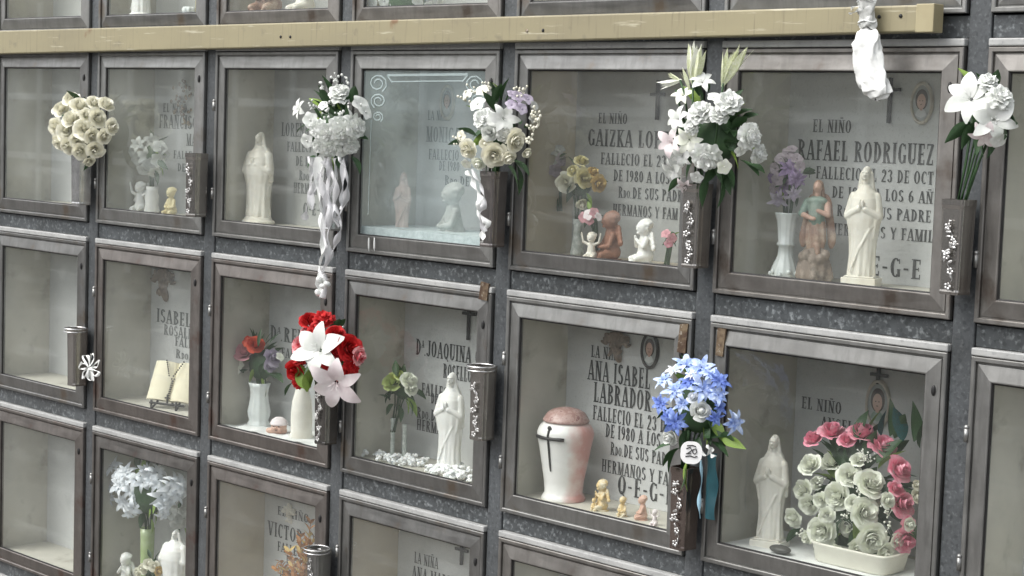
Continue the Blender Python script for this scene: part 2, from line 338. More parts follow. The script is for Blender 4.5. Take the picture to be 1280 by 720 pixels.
GL={'A':(.56,dg(.06,0,.27,1,.08)+dg(.28,1,.49,0,T)+bar(.13,.42,.3)+sf(.08,0)+sf(.48,0)),
'B':(.5,stem(.14)+arc(.14,.755,.32,.245,-90,90)+arc(.14,.27,.35,.27,-90,90)),
'C':(.48,arc(.27,.5,.26,.5,48,312)+q_(.42,.68,.46,.95)),
'D':(.52,stem(.14)+arc(.14,.5,.37,.5,-90,90)),
'E':(.46,stem(.14)+bar(.14,.43,.04)+bar(.14,.36,.5)+bar(.14,.42,.96)+q_(.38,.76,.43,1)+q_(.39,0,.44,.24)+q_(.33,.4,.37,.6)),
'F':(.44,stem(.14)+bar(.14,.36,.5)+bar(.14,.42,.96)+q_(.38,.76,.43,1)+q_(.33,.4,.37,.6)),
'G':(.52,arc(.27,.5,.26,.5,48,312)+stem(.43,.05,.42,.14,False)+q_(.34,.38,.52,.43)+q_(.43,.7,.47,.95)),
'H':(.56,stem(.14)+stem(.44)+bar(.14,.44,.5)),'I':(.28,stem(.14)),
'J':(.4,stem(.28,.2,1)+arc(.17,.2,.19,.2,180,360)),
'K':(.52,stem(.14)+dg(.18,.42,.44,1,.08)+dg(.24,.52,.46,0,T)+sf(.46,0)+sf(.42,1)),
'L':(.44,stem(.14)+bar(.14,.41,.04)+q_(.36,0,.42,.28)),
'M':(.66,stem(.1,w=.08)+dg(.13,1,.33,0,T)+dg(.34,0,.54,1,.08)+stem(.56)),
'N':(.56,stem(.1,w=.08)+dg(.12,1,.45,0,T)+stem(.46,w=.08)),
'O':(.54,arc(.27,.5,.26,.5,0,360,18)),
'P':(.48,stem(.14)+arc(.14,.73,.34,.27,-90,90)),
'R':(.54,stem(.14)+arc(.14,.74,.33,.26,-90,90)+dg(.27,.5,.46,0,T)+sf(.47,0)),
'S':(.46,arc(.23,.74,.21,.26,20,260)+arc(.23,.26,.22,.26,-160,95)),
'T':(.5,stem(.25)+bar(.02,.48,.96)+q_(.02,.74,.07,1)+q_(.43,.74,.48,1)),
'U':(.54,stem(.13,.24,1)+arc(.27,.26,.22,.26,180,360)+stem(.45,.24,1,.08)),
'V':(.54,dg(.08,1,.27,0,T)+dg(.29,0,.47,1,.08)+sf(.08,1)+sf(.46,1)),
'X':(.52,dg(.08,1,.44,0,T)+dg(.08,0,.42,1,.08)+sf(.08,1)+sf(.44,0)),
'Y':(.52,dg(.06,1,.25,.45,T)+dg(.27,.45,.46,1,.08)+stem(.26,0,.46)),
'Z':(.46,dg(.1,.04,.38,.96,T)+bar(.04,.42,.96)+bar(.04,.42,.04)+q_(.04,.75,.08,1)+q_(.38,0,.43,.26)),
'1':(.3,stem(.16)+dg(.05,.8,.12,.95,.07)),'0':(.48,arc(.24,.5,.23,.5,0,360,18)),
'2':(.46,arc(.23,.72,.2,.28,-20,180)+dg(.07,.05,.38,.66,.13)+bar(.03,.43,.05,.1)),
'3':(.46,arc(.22,.75,.2,.25,-90,170)+arc(.22,.27,.22,.27,-170,90)),
'6':(.48,arc(.24,.3,.22,.3,0,360,14)+arc(.36,.42,.34,.58,95,180)),
'8':(.48,arc(.24,.76,.19,.24,0,360,14)+arc(.24,.27,.22,.27,0,360,14)),
'9':(.48,arc(.24,.7,.22,.3,0,360,14)+arc(.12,.58,.34,.58,-85,0)),
'-':(.36,bar(.06,.3,.45,.1)),'.':(.16,q_(.03,0,.13,.1)),' ':(.24,[]),
'†':(.4,q_(.17,0,.23,1)+bar(.05,.35,.7,.06))}
GL['Q']=(.54,GL['O'][1]+dg(.26,.18,.48,-.12,.1)); GL['Ñ']=(.56,GL['N'][1]+q_(.14,1.1,.42,1.19))
def text_polys(s):
    out=[];x=0
    for ch in s:
        k=1
        if ch=='ª': ch='A';k=.45;dy=.5
        elif ch.islower(): ch=ch.upper();k=.7;dy=0
        else: dy=0
        w,ps=GL[ch]
        for p in ps: out.append([(x+a*k,b*k+dy) for a,b in p])
        x+=(w+.09)*k
    return out,x-.09
def inscription(tab,lines,Y,m=None):
    """lines: (text up to '|' spans pxL..pxR at the photo's baseline py, rest runs on), height in px"""
    mb=MB(); n=0
    for s,pxl,pyl,pxr,h in lines:
        a,_,b=s.partition('|'); A=at(pxl,pyl,Y); B=at(pxr,pyl,Y); hm=h*mpp(A)
        polys,_=text_polys(a+b); wa=text_polys(a)[1]
        k=(B.x-A.x)/max(wa,.1)
        for p in polys:
            n+=1; yy=Y-.0006-.00015*(n%5)
            mb.add([(A.x+x*k,yy,A.z+y*hm) for x,y in p],[tuple(range(len(p)))])
    return wpart('inscription',mb,m or LETTER,tab)
def slab_cross(tab,px,py0,py1,bx0,bx1,by,Y):
    A=at(px,py0,Y);B=at(px,py1,Y);C0=at(bx0,by,Y);C1=at(bx1,by,Y); w=.0042; x=(A.x+B.x)/2
    mb=MB().box(x-w,x+w,Y-.010,Y-.002,B.z,A.z).box(C0.x,x-w-.0004,Y-.009,Y-.003,C0.z-w,C0.z+w).box(x+w+.0004,C1.x,Y-.009,Y-.003,C0.z-w,C0.z+w)
    return wpart('cross',mb,BLACK,tab,bevel=.001)
def disc(mb,c,rx,rz,y,n=28,dome=.0,a0=0,a1=360):
    vs=[(c.x,y-dome,c.z)]+[(c.x+rx*math.cos(R(a0+(a1-a0)*k/n)),y,c.z+rz*math.sin(R(a0+(a1-a0)*k/n))) for k in range(n+1)]
    return mb.add(vs,[(0,k+1,k+2) for k in range(n)])
def portrait(tab,px,py,wpx,hpx,Y,rim,shirt):
    c=at(px,py,Y); s=mpp(c); rx,rz=wpx*s*1.25,hpx*s
    mb=MB(); ring=[(1.12,Y-.001),(1.12,Y-.008),(1.04,Y-.012),(.93,Y-.009),(.92,Y-.004)]; n=32; vs=[];fs=[]
    for k in range(n):
        q=2*math.pi*k/n
        for a,y in ring: vs.append((c.x+rx*a*math.cos(q),y,c.z+rz*a*math.sin(q)))
    m=len(ring)
    for k in range(n):
        for j in range(m-1): fs.append((k*m+j,k*m+j+1,((k+1)%n)*m+j+1,((k+1)%n)*m+j))
    mb.add(vs,fs); o=wpart('portrait_frame',mb,rim,tab,True,label='small oval ceramic portrait of a dark haired child')
    wpart('portrait_picture',disc(MB(),c,rx*.93,rz*.93,Y-.005,dome=.001),PICBG,o)
    h=c+Vector((0,0,rz*.12))
    wpart('portrait_hair',disc(MB(),h+Vector((0,0,rz*.06)),rx*.64,rz*.54,Y-.0068),HAIR,o)
    wpart('portrait_face',disc(MB(),h-Vector((0,0,rz*.04)),rx*.44,rz*.40,Y-.0078).box(h.x-rx*.13,h.x+rx*.13,Y-.0076,Y-.007,h.z-rz*.5,h.z-rz*.2),FLESH,o)
    eb=MB()
    for sx in (-1,1): disc(eb,h+Vector((sx*rx*.15,0,0)),rx*.06,rz*.03,Y-.0084,10)
    disc(eb,h+Vector((0,0,-rz*.2)),rx*.11,rz*.02,Y-.0084,10)
    wpart('portrait_features',eb,HAIR,o)
    wpart('portrait_shirt',disc(MB(),c-Vector((0,0,rz*.78)),rx*.62,rz*.5,Y-.0072,a0=18,a1=162),shirt,o)
    return o

# ------------------------------------------------------------------ niches
def sweep_frame(x0,x1,z0,z1,prof):
    vs=[];fs=[];m=len(prof)
    for sx,sz in ((0,0),(1,0),(1,1),(0,1)):
        for a,y in prof: vs.append(((x0+a) if sx==0 else (x1-a),y,(z0+a) if sz==0 else (z1-a)))
    for k in range(4):
        for j in range(m-1): fs.append((k*m+j,((k+1)%4)*m+j,((k+1)%4)*m+j+1,k*m+j+1))
    return MB().add(vs,fs)
NICHE={}
def niche(c,r,label,depth=.2,steelm=0,slab=0,lining=0,gl=None,keyhole=True,knobs=True):
    xl,xr=CX[c],CX[c+1]; zb,zt=LZ[r+1],LZ[r]
    n=thing('burial_niche',label,'niche',((xl+xr)/2,0,zb+.03),'glazed burial niches of the wall')
    x0,x1=xl+.058,xr-.058; z0,z1=zb+FL,zt-.085; yb=depth
    ln=MB(); e=.012
    ln.box(x0-e,x0,.002,yb+.05,z0-e,z1+e).box(x1,x1+e,.002,yb+.05,z0-e,z1+e).box(x0+.0003,x1-.0003,.002,yb+.05,z0-e,z0).box(x0+.0003,x1-.0003,.002,yb+.05,z1,z1+e)
    wpart('niche_lining',ln,LINING[lining],n)
    tb=wpart('tablet',MB().box(x0+.0005,x1-.0005,yb,yb+.03,z0+.0005,z1-.0005),SLAB[slab],n)
    fx0,fx1,fz0,fz1=xl+.0295,xr-.0295,zb+.026,zt-.0455
    prof=[(0,.002),(0,-.010),(.002,-.012),(.009,-.012),(.011,-.010),(.0115,-.004),(.0145,-.004),(.0155,-.007),(.048,-.0125),(.050,-.0125),(.0515,-.011),(.0515,.004)]
    fr=wpart('door_frame',sweep_frame(fx0,fx1,fz0,fz1,prof),STEEL[steelm],n)
    g=.0513
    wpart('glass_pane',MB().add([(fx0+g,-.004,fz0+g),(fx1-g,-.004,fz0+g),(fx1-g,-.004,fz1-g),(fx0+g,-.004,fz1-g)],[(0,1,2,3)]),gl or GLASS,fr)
    wpart('jamb_shadow_strip',sweep_frame(fx0+g-.0004,fx1-g+.0004,fz0+g-.0004,fz1-g+.0004,[(0,-.0085),(.0035,-.0075),(.0042,-.0050)]),BLACK,fr)  # black strip standing in for the dark jamb shadow around the pane
    if keyhole:
        kx=fx1-.030; kz=fz1-.085; c_=Vector((kx,0,kz))
        mb=MB(); mb.ell((kx,-.0100,kz),(.0055,.004,.012)); wpart('keyhole',mb,KEY,fr,True)
    if knobs:
        for zz in (fz0+.13,fz1-.17):
            mb=MB().tube([(fx0-.001,-.012,zz-.014),(fx0-.001,-.012,zz+.014)],.0055,10); mb.ell((fx0-.001,-.012,zz+.017),.006,None,10,6)
            wpart('hinge',mb,STEEL[4],fr,True)
    NICHE[c,r]=(n,tb,depth,z0,fr); return n
NL={
(0,0):'top left niche, its glass cut off by the tan beam, nothing in it',
(1,0):'top row niche with white angel hem and yellow candle',
(2,0):'top row niche with brown figure feet above a bright white glass edge',
(3,0):'top row niche with white lace hanging inside',
(4,0):'top row niche mostly hidden by the tan beam, right of the one with white lace',
(5,0):'top row niche above the beam end from which the white bag hangs',
(6,0):'top row niche beyond the right end of the tan beam',
(0,1):'leftmost niche under the beam, behind the ball of cream roses',
(1,1):'niche with pale flowers and tiny white figures behind dusty glass',
(2,1):'niche with a lone ivory madonna on the left and a white flower ribbon hanging across',
(3,1):'niche with milky blue etched glass and a lace cloth along its floor',
(4,1):'niche holding yellow roses, a brown clay angel and a white praying angel',
(5,1):'niche with purple lilies, painted saint and tall ivory figure',
(6,1):'plain niche at the right edge in the row under the beam',
(0,2):'leftmost niche of the middle row, ring and white bow on its right rail',
(1,2):'niche with an open cream book on a stand',
(2,2):'niche with coral and pink roses in a white fluted vase',
(3,2):'niche with a white madonna on cotton and a yellow green rose',
(4,2):'niche with the big white urn with a pink lid',
(5,2):'niche with the large basket of pink and white roses',
(6,2):'plain niche at the right edge of the middle row',
(0,3):'leftmost niche of the bottom row, empty',
(1,3):'bottom row niche filled by ice blue lilies in a green vase',
(2,3):'bottom row niche with dried orange fronds and bare beige side wall',
(3,3):'bottom row niche with a thin iron cross and only lettering inside',
(4,3):'bottom row niche below the urn, empty and dark',
(5,3):'bottom row niche below the basket of roses, only its top edge showing',
(6,3):'plain niche in the bottom right corner',
}
D={(5,1):.22,(5,2):.30,(3,1):.23,(1,2):.2}
for r in range(4):
    for c in range(7):
        if (c,r) not in NL: continue
        st=0; sl=0; li=0; gl=None
        if r==1: sl=1 if c in(2,4) else 0; li=1; st=0
        if r in(2,3): st=1 if c<3 else 2; li=1; sl=0
        if r==3: li=2 if c in (2,3) else 1
        if c==4 and r==1: li=2
        if c==5: sl=0; st=0
        if r==0: gl=GLASSC; sl=2
        if (c,r)==(3,1): gl=GLASSB
        if (c,r) in ((5,2),(4,2),(1,3),(2,2),(3,2)): gl=GLASSD
        if (c,r) in ((1,1),(0,1)): gl=GLASSC
        if (c,r) not in ((1,2),(2,2),(1,3)): st=[0,4,3,2,0,2,3][(c*3+r*5)%7] if r<3 or c>2 else [5,1][c%2]
        else: st=[1,5,1][r-1] if c==1 else 5
        niche(c,r,NL[c,r],D.get((c,r),.2),st,sl,li,gl)
# plain niche fronts kept for the part of the wall just below the frame
def T_(c,r): return NICHE[c,r][1], NICHE[c,r][2]-.0005
def FZ(c,r): return NICHE[c,r][3]
def ins(c,r,lines,m=None): tb,Y=T_(c,r); return inscription(tb,lines,Y,m)
ins(5,1,[('EL NIÑO',1016,165,1064,16),('RAFAEL RODRIGUEZ',997,199,1167,25),('†',1009,222,1015,14),('FALLECIO EL 23 DE OCT',1020,223,1167,15.5),('DE 1980 A LOS 6 AÑ',1040,247,1166,14.5),('Rdo.DE SUS PADRE',1046,270,1164,14.5),('HERMANOS Y FAMIL',1038,293,1167,14.5),('Q-E-G-E',1062,341,1151,24)])
ins(4,1,[('EL NIÑO',748,154,784,13),('GAIZKA LOP|EZ',735,182,826,21),('FALLECIO EL 2|3',751,205,826,14.5),('DE 1980 A L|OS 3',767,226,824,14),('Rdo.DE SUS PAD|R',773,247,846,14),('HERMANOS Y FAM',766,268.5,847,14)],LETTER)
ins(4,2,[('LA NIÑA',739,446,777,15),('ANA ISABEL',735,474,813,25),('LABRADOR',742,502,814,25),('FALLECIO EL 23| D',741,524,821,18),('DE 1980 A LO|S',757,546,820,17),('Rdo.DE SUS P|AD',763,568,820,16),('HERMANOS Y FA',752,589,836,16),('Q-E-G|-E',772,617,822,24)])
ins(3,2,[('Dª.JOAQUINA G',520,443,601,20),('ROSELL|O',554,472,584,18),('FALLECI|O',527,493,563,15),('DE 1|980',539,504,553,13),('Rdo.DE|SUS',521,522,550,14),('HERMA|NOS',521,537,552,14)],LETTER)
ins(5,2,[('EL NIÑO',1002,510,1052,15),('ANGEL| M',1026,535,1066,15)])
ins(3,3,[('LA NIÑA',518,703,548,14),('ANA MA|RIA',515,726,552,20)])
ins(2,3,[('EL NI|ÑO',347,643,372,11),('VICTOR',335,668,378,18),('FALLEC|IO',347,688,376,12),('DE 19|80',358,704,376,11),('HERMAN',350,720,384,12)],LETTER)
ins(1,1,[('EL NI|ÑO',204,140,223,11),('FRANCIS|C',199,160,240,17),('MA|R',233,182,245,15),('FALLEC',217,198,245,10),('DE 19',222,214,244,10)],LETTERPALE)
ins(2,1,[('LOREN|A',352,170,380,17),('FALLEC|I',359,189,386,12),('DE 1|9',370,207,384,12),('Rdo.|DE',374,225,388,12),('HERMAN|O',367,241,396,13),('Q-E|-G',379,268,395,15)],LETTERPALE)
ins(3,1,[('LA NIÑA',535,150,562,12),('MONICA|M',533,177,574,19),('FALLECI|O',536,199,568,13),('DE 19|80',549,213,566,12),('Rdo.|DE',556,231,574,12)],LETTERPALE)
ins(1,2,[('ISABEL',196,402,238,17),('ROSALE|S',205,418,240,13),('FALL|E',219,432,240,11),('Rdo.|D',220,447,238,11)],LETTERPALE)
ins(2,2,[('Dª.RE|MED',338,424,371,18),('FALLE|C',352,446,378,12)],LETTERPALE)
def sc(c,r,*a): tb,Y=T_(c,r); return slab_cross(tb,*a,Y)
sc(5,1,1114,97,154,1107,1128,112); sc(4,1,824,100,150,815,833,118); sc(3,2,587.6,379,425,580,597,391); sc(3,3,579,674,706,571,587,685); sc(5,2,1100,452,480,1090,1112,467)
tb,Y=T_(5,1); portrait(tb,1154,129,11.5,24,Y,RIMM,SLAB[0])
tb,Y=T_(4,2); portrait(tb,814,438,10,21,Y,RIMD,CLOTH)
tb,Y=T_(5,2); portrait(tb,1099,505,13,28,Y,RIMM,GREENP)
tb,Y=T_(3,1); portrait(tb,561,128,9,20,Y,RIMM,SLAB[0])

# low relief angels glued on tablets
def relief(c,r,px,py,hpx,m,label):
    tb,Y=T_(c,r); p=at(px,py,Y); h=hpx*mpp(p); mb=MB()
    mb.ell((0,-.004,.30*h),(.13*h,.009,.15*h)); mb.ell((-.02*h,-.004,0),(.20*h,.010,.26*h),(0,12,0)); mb.ell((.05*h,-.004,-.30*h),(.13*h,.009,.22*h),(0,-25,0))
    mb.ell((-.28*h,-.003,.14*h),(.22*h,.006,.10*h),(0,30,0)); mb.ell((.27*h,-.003,.12*h),(.22*h,.006,.10*h),(0,-30,0))
    mb.cap((-.12*h,-.007,.1*h),(.12*h,-.010,.12*h),.05*h,.04*h)
    rr_=random.Random(int(px))
    for k in range(9): a=k*.7; mb.ell((.12*h*math.cos(a),-.008,.33*h+.12*h*math.sin(a)),.045*h,None,8,6)
    for s_ in (-1,1):
        for k in range(5): mb.ell((s_*(.16+.07*k)*h,-.007,(.20-.05*k+.02*(k%2))*h),(.05*h,.007,.13*h),(0,s_*(20+12*k),0),8,6)
    for k in range(8): mb.ell((rr_.uniform(-.18,.2)*h,-.010,rr_.uniform(-.4,.05)*h),(.045*h,.008,.10*h),(0,rr_.uniform(-50,50),0),8,6)
    me=sculpt(mb,'angel_relief',m,h*.022,1); o=obj('angel_relief',me,tb,p-wl(tb),label=label); return o
relief(4,2,772,430,46,ROCK,'brown winged cherub relief'); relief(1,2,206,352,50,ROCK,'brown angel relief at the top of the tablet'); relief(2,3,363,641,26,IVORY,'pale angel relief')
tb,Y=T_(1,1); mb=MB(); rr_=random.Random(5)
for k in range(46):
    u=rr_.random(); p=at(233+rr_.gauss(0,4+4*math.sin(3*u)),100+58*u,Y); mb.ell((p.x,Y-.006-rr_.random()*.01,p.z),(rr_.uniform(.004,.010),.003,rr_.uniform(.003,.008)),(0,rr_.uniform(-60,60),0),8,6)
wpart('dried_spray',mb,mat('brown_dried_spray',(.16,.12,.09),.8,0,[((.34,.28,.2),40,.45,.6)]),tb,True,label='dark dried spray fixed high on the tablet')

# worn brass hinge plates on two doors
for c_,r_,pts in ((4,2,[(850,405),(860,405),(856,442),(846,440)]),(5,2,[(897,410),(907,412),(903,446),(894,444)]),(3,2,[(601,352),(611,355),(608,376),(598,374)])):
    q=[at(x,y,-.0155) for x,y in pts]; mb=MB().add(q+[p+Vector((0,.006,0)) for p in q],[(3,2,1,0),(4,5,6,7),(0,1,5,4),(1,2,6,5),(2,3,7,6),(3,0,4,7)])
    wpart('hinge_plate',mb,BRASS,NICHE[c_,r_][4])
# etched border on the milky pane
fr=NICHE[3,1][4]; mb=MB(); Yg=-.0052
def gl_line(pts,w):
    w*=.5
    for (a,b),(c_,d_) in zip(pts[:-1],pts[1:]):
        A=at(a,b,Yg);B=at(c_,d_,Yg); t=(B-A).normalized(); nrm=Vector((-t.z,0,t.x))*w*mpp(A)
        mb.add([A+nrm,A-nrm,B-nrm,B+nrm],[(3,2,1,0)])
gl_line([(484,94),(585,93)],3); gl_line([(490,102),(578,101)],1.5); gl_line([(484,94),(490,103)],2); gl_line([(585,93),(578,102)],2)
def scroll(cx_,cy_,r0,s):
    gl_line([(cx_+s*r0*(1-.045*k)*math.cos(R(40*k-60)),cy_-r0*(1-.045*k)*math.sin(R(40*k-60))) for k in range(16)],1.8)
scroll(472,104,12,1);scroll(473,126,10,-1);scroll(594,105,12,-1);scroll(597,126,10,1);scroll(472,146,7,1)
gl_line([(464,150),(462,215),(460,268)],1.4); gl_line([(606,150),(605,210)],1.4)
wpart('etched_border',mb,ETCH,fr)
# white drips of grout below that pane
mb=MB()
for dx in (0,7):
    mb.tube([at(461+dx,y,-.019) for y in (297,303,309,314)],[.0016,.0026,.0028,.0010],6)
wpart('paint_drip',mb,CLOTH,fr,True)

# ------------------------------------------------------------------ tan beam
A0,A1=at(430,27,-.055),at(430,57,-.055); xE=at(1170,20,-.055).x
bm=thing('ladder_rail','long tan painted metal rail running across the wall above the second row','rail',(2.0,-.05,2.0))
zt=lambda x: 2.0365+.0025*(x-2); zb_=lambda x:1.9665+.009*(x-2)
mb=MB(); n=24; vs=[];fs=[]
xs=[-.5+(xE-.045+.5)*k/n for k in range(n+1)]
prof=lambda x:[(-.026,zb_(x)),(-.058,zb_(x)+.001),(-.060,zb_(x)+.004),(-.060,zt(x)-.004),(-.058,zt(x)),(-.026,zt(x)+.001)]
for x in xs: vs+=[(x,y,z) for y,z in prof(x)]
for k in range(n):
    for j in range(6): fs.append((k*6+j,k*6+(j+1)%6,(k+1)*6+(j+1)%6,(k+1)*6+j))
fs+=[tuple(range(5,-1,-1)),tuple(n*6+j for j in range(6))]
wpart('rail_channel',mb.add(vs,fs),BEAMM,bm)
x0,x1=xE-.0445,xE
wpart('rail_end_plate',MB().box(x0,x1,-.064,-.026,zb_(x1)-.001,zt(x1)+.002),mat('lighter_tan_paint',(.33,.29,.175),.5,0,[((.28,.24,.14),12,.4,.7)]),bm,bevel=.002)
for px,py in ((351,46),(363,46),(659,38.5),(679,38),(1099,21),(1126,20),(1152,27)):
    p=at(px,py,-.060); mb=MB().ell((p.x,-.0605,p.z),(.0045,.003,.0045),None,12,8); wpart('rivet',mb,KEY if px!=659 else BRASS,bm,True)

# ------------------------------------------------------------------ metal flower holders on the doors
def holder(c,r,label,m=BRONZE,dx=0,ring=False,orn=True,h=.20,z=None,flute=True):
    x=CX[c+1]+dx; zb=LZ[r+1]+(.085 if z is None else z)
    t=thing('flower_holder',label,'flower holder',(x,-.05,zb),'metal flower holders between the doors')
    # D shaped fluted section
    sec=[]
    for k in range(25):
        a=math.pi*k/24; rr=1+(.018*math.cos(10*a) if flute else 0)
        cxs=math.copysign(abs(math.cos(a))**.30,math.cos(a)); sxs=abs(math.sin(a))**.30
        sec.append((.0275*cxs*rr,.028-.052*sxs*rr))
    sec=sec[::-1]+[]
    vs=[];fs=[];levels=[(0,.86),(.006,.9),(.01,.87),(.1,.92),(h-.02,.98),(h-.012,1.05),(h,1.06)]; m_=len(sec)
    for z_,s in levels: vs+=[(a*s,b*s if b<0.02 else b,z_) for a,b in sec]
    nl=len(levels)
    for j in range(nl-1):
        for k in range(m_): fs.append((j*m_+k,j*m_+(k+1)%m_,(j+1)*m_+(k+1)%m_,(j+1)*m_+k))
    fs.append(tuple(range(m_-1,-1,-1)))
    # inner wall and floor so the mouth reads as hollow
    o=len(vs); vs+=[(a*.95,b*.95 if b<.02 else b*.9,h) for a,b in sec]+[(a*.9,b*.9 if b<.02 else b*.9,h-.05) for a,b in sec]
    for k in range(m_):
        k2=(k+1)%m_; tp=(nl-1)*m_
        fs.append((tp+k,tp+k2,o+k2,o+k)); fs.append((o+k,o+k2,o+m_+k2,o+m_+k))
    fs.append(tuple(o+m_+k for k in range(m_)))
    obj('holder_body',MB().add(vs,fs).mesh('holder_body',m,False),t)
    obj('mounting_plate',MB().box(-.02,.02,.0285,.033,.02,h-.02).mesh('mounting_plate',STEEL[1]),t)
    if orn:
        rnd=random.Random(c*7+r); mb=MB(); pts=[Vector((.005+.008*math.sin(k*1.3),-.0255,.018+k*(h-.06)/9)) for k in range(10)]
        mb.tube(pts,.0007,5)
        for k in range(20):
            p=pts[rnd.randrange(1,10)]+Vector((0,-.002,rnd.uniform(-.006,.006))); a=rnd.uniform(0,360); l=rnd.uniform(.004,.0085)
            mb.ell(p+Vector((math.cos(R(a))*l,-.001,math.sin(R(a))*l)),(l,.0014,l*.40),(0,-a,0),8,6)
        for k in range(5):
            p=pts[2*k if k<5 else 8]; 
            for q in range(5): mb.ell(p+Vector((.0055*math.cos(q*1.257),-.004,.0055*math.sin(q*1.257))),(.0036,.0015,.0036),None,8,5)
        obj('silver_ornament',mb.mesh('silver_ornament',CHROME,True),t)
    if ring:
        mb=MB(); 
        for rr,zz in ((.037,h-.001),(.036,h-.012)):
            mb.tube([(rr*math.cos(a)*1.08,-.003+rr*math.sin(a)*1.02-.002,zz) for a in [2*math.pi*k/28 for k in range(29)]],.0022,8,False)
        obj('bracket_ring',mb.mesh('bracket_ring',SILVER,True),t)
    return t
holder(0,1,'pale metal holder under the ball of cream roses',SILVER,-.01,orn=False)
holder(1,1,'dark holder with silver flower ornament between pale flowers and the lone madonna',BRONZE,-.012)
holder(2,1,'silver holder behind the long white ribbon',SILVER,0,orn=False)
holder(3,1,'bronze grey holder under the cream rose and lilac bouquet, silver strand on it',vasemetal('grey_bronze',(.31,.285,.275)),0,orn=False)
holder(4,1,'dark holder with sparkling ornament under the white carnation and lily bouquet')
holder(5,1,'holder with silver leaves at the right edge, row under the beam')
holder(0,2,'holder in a bright ring beside the niche with the open book',BRONZE,-.02,True,orn=False,z=.11)
holder(2,2,'dark fluted holder under the red bouquet',vasemetal('nickel_dark',(.20,.19,.18),.16),z=.108)
holder(3,2,'holder in a double bright ring, silver flowers on it, standing empty beside the urn niche',BRONZE,-.015,True,z=at(605,457,-.05).z-.2-LZ[3])
holder(4,2,'brown holder with silver flowers under the blue bouquet',vasemetal('brown_vase',(.25,.205,.185)),z=.055)
holder(2,3,'holder in a silver ring beside the dried orange fronds',STEEL[0],-.015,True,z=at(402,686,-.05).z-.2-LZ[4])
# ------------------------------------------------------------------ flowers
def ring(mb,n,rin,h,flare,wid,z0,ph,ruf=0,rnd=random,nu=6,nv=6,close=0,spir=0):
    for k in range(n):
        a0=ph+2*math.pi*k/n+rnd.uniform(-.12,.12); hh=h*rnd.uniform(.9,1.1); fl=flare*rnd.uniform(.7,1.3); tl=rnd.uniform(-.06,.06); pp=rnd.uniform(0,6)
        def fn(u,v,a0=a0,hh=hh,fl=fl,tl=tl,pp=pp):
            u=2*u-1; ve=v*(1-.20*u*u); rad=rin*(.30+.70*math.sin(v*1.45))+fl*v**3*(1-.25*u*u)+ruf*math.sin(4.5*u+pp)*v*v; rad*=1-close*v**3; rad+=spir*u*v
            a=a0+u*wid*(.55+.45*math.sin(math.pi*(.15+.6*v))); z=z0+hh*ve-.45*fl*v**6+tl*v*u+ruf*.9*math.sin(5.5*u+2*pp)*v*v
            return (rad*math.cos(a),rad*math.sin(a),z)
        mb.grid(fn,nu,nv)
def m_rose(v):
    rnd=random.Random(v*13+1); mb=MB(); mb.ell((0,0,.40),(.09,.09,.42),None,8,6)
    for i,(n,ri,h,fl,w,z0,cl) in enumerate([(2,.13,.93,.02,1.5,.0,.35),(3,.23,.95,.03,1.15,.0,.12),(3,.34,.93,.05,1.15,-.02,0),(4,.46,.86,.08,.95,-.03,0),(5,.60,.73,.13,.80,-.05,0),(5,.74,.50,.24,.80,-.08,0)]):
        ring(mb,n,ri,h,fl,w,z0,i*.7+rnd.random(),0.032,rnd,close=cl,spir=.085)
    return mb
def m_bud(v):
    rnd=random.Random(v*7+2); mb=MB(); mb.ell((0,0,.5),(.3,.3,.55),None,10,8)
    ring(mb,3,.36,1.15,.0,1.2,-.05,.2,0,rnd); ring(mb,4,.5,.9,.12,1,-.05,.9,.01,rnd); ring(mb,4,.62,.62,.28,.85,-.08,.3,.02,rnd); return mb
def m_carn(v):
    rnd=random.Random(v*5+3); mb=MB(); mb.ell((0,0,.25),(.5,.5,.4),None,10,6)
    for i,(n,ri,h,fl,w,z0) in enumerate([(3,.14,.86,.16,1.1,.05),(4,.30,.80,.20,.85,.03),(6,.46,.64,.24,.68,.0),(7,.60,.42,.28,.6,-.02),(7,.66,.18,.34,.58,-.04)]):
        ring(mb,n,ri,h,fl,w,z0,i*.5+rnd.random(),.07,rnd,10,6)
    return mb
def m_lily(v,wid=.26,lay=1,rec=.55):
    rnd=random.Random(v*11+4); mb=MB()
    for l in range(lay):
        for k in range(6):
            a=2*math.pi*k/6+l*.5+rnd.uniform(-.12,.12); wm=wid*(1.12 if k%2 else .9)*rnd.uniform(.9,1.1); L=(1-.3*l)*rnd.uniform(.92,1.05); zr=rec*rnd.uniform(.75,1.2); tw=rnd.uniform(-.25,.25)
            def fn(u,vv,a=a,wm=wm,L=L,zr=zr,tw=tw,k=k):
                u=2*u-1; w=wm*(math.sin(math.pi*min(1,vv**.8*.93+.05))**.8+.03); x=L*(.06+.94*vv); y=u*w*L
                z=.16*l+(.004*(k%2))+.75*vv*L-zr*1.15*vv**2.3+.10*abs(u)*wm*2*(1-vv)+tw*u*w
                return (x*math.cos(a)-y*math.sin(a),x*math.sin(a)+y*math.cos(a),z)
            mb.grid(fn,5,8)
    for k in range(5):
        a=k*1.257; mb.tube([(0,0,.02),(.08*math.cos(a),.08*math.sin(a),.3),(.17*math.cos(a),.17*math.sin(a),.45)],[.015,.012,.022],5)
    return mb
def m_blos(v):
    rnd=random.Random(v*17+5); mb=MB()
    for k in range(5):
        a=k*1.257+rnd.uniform(-.1,.1)
        def fn(u,vv,a=a):
            u=2*u-1; w=.52*math.sin(math.pi*min(1,vv*.78+.06)); x=vv*(1-.12*u*u); y=u*w; z=.30*vv-.25*vv**3+.05*u*u
            return (x*math.cos(a)-y*math.sin(a),x*math.sin(a)+y*math.cos(a),z)
        mb.grid(fn,5,5)
    mb.ell((0,0,.12),(.13,.13,.1),None,8,5); return mb
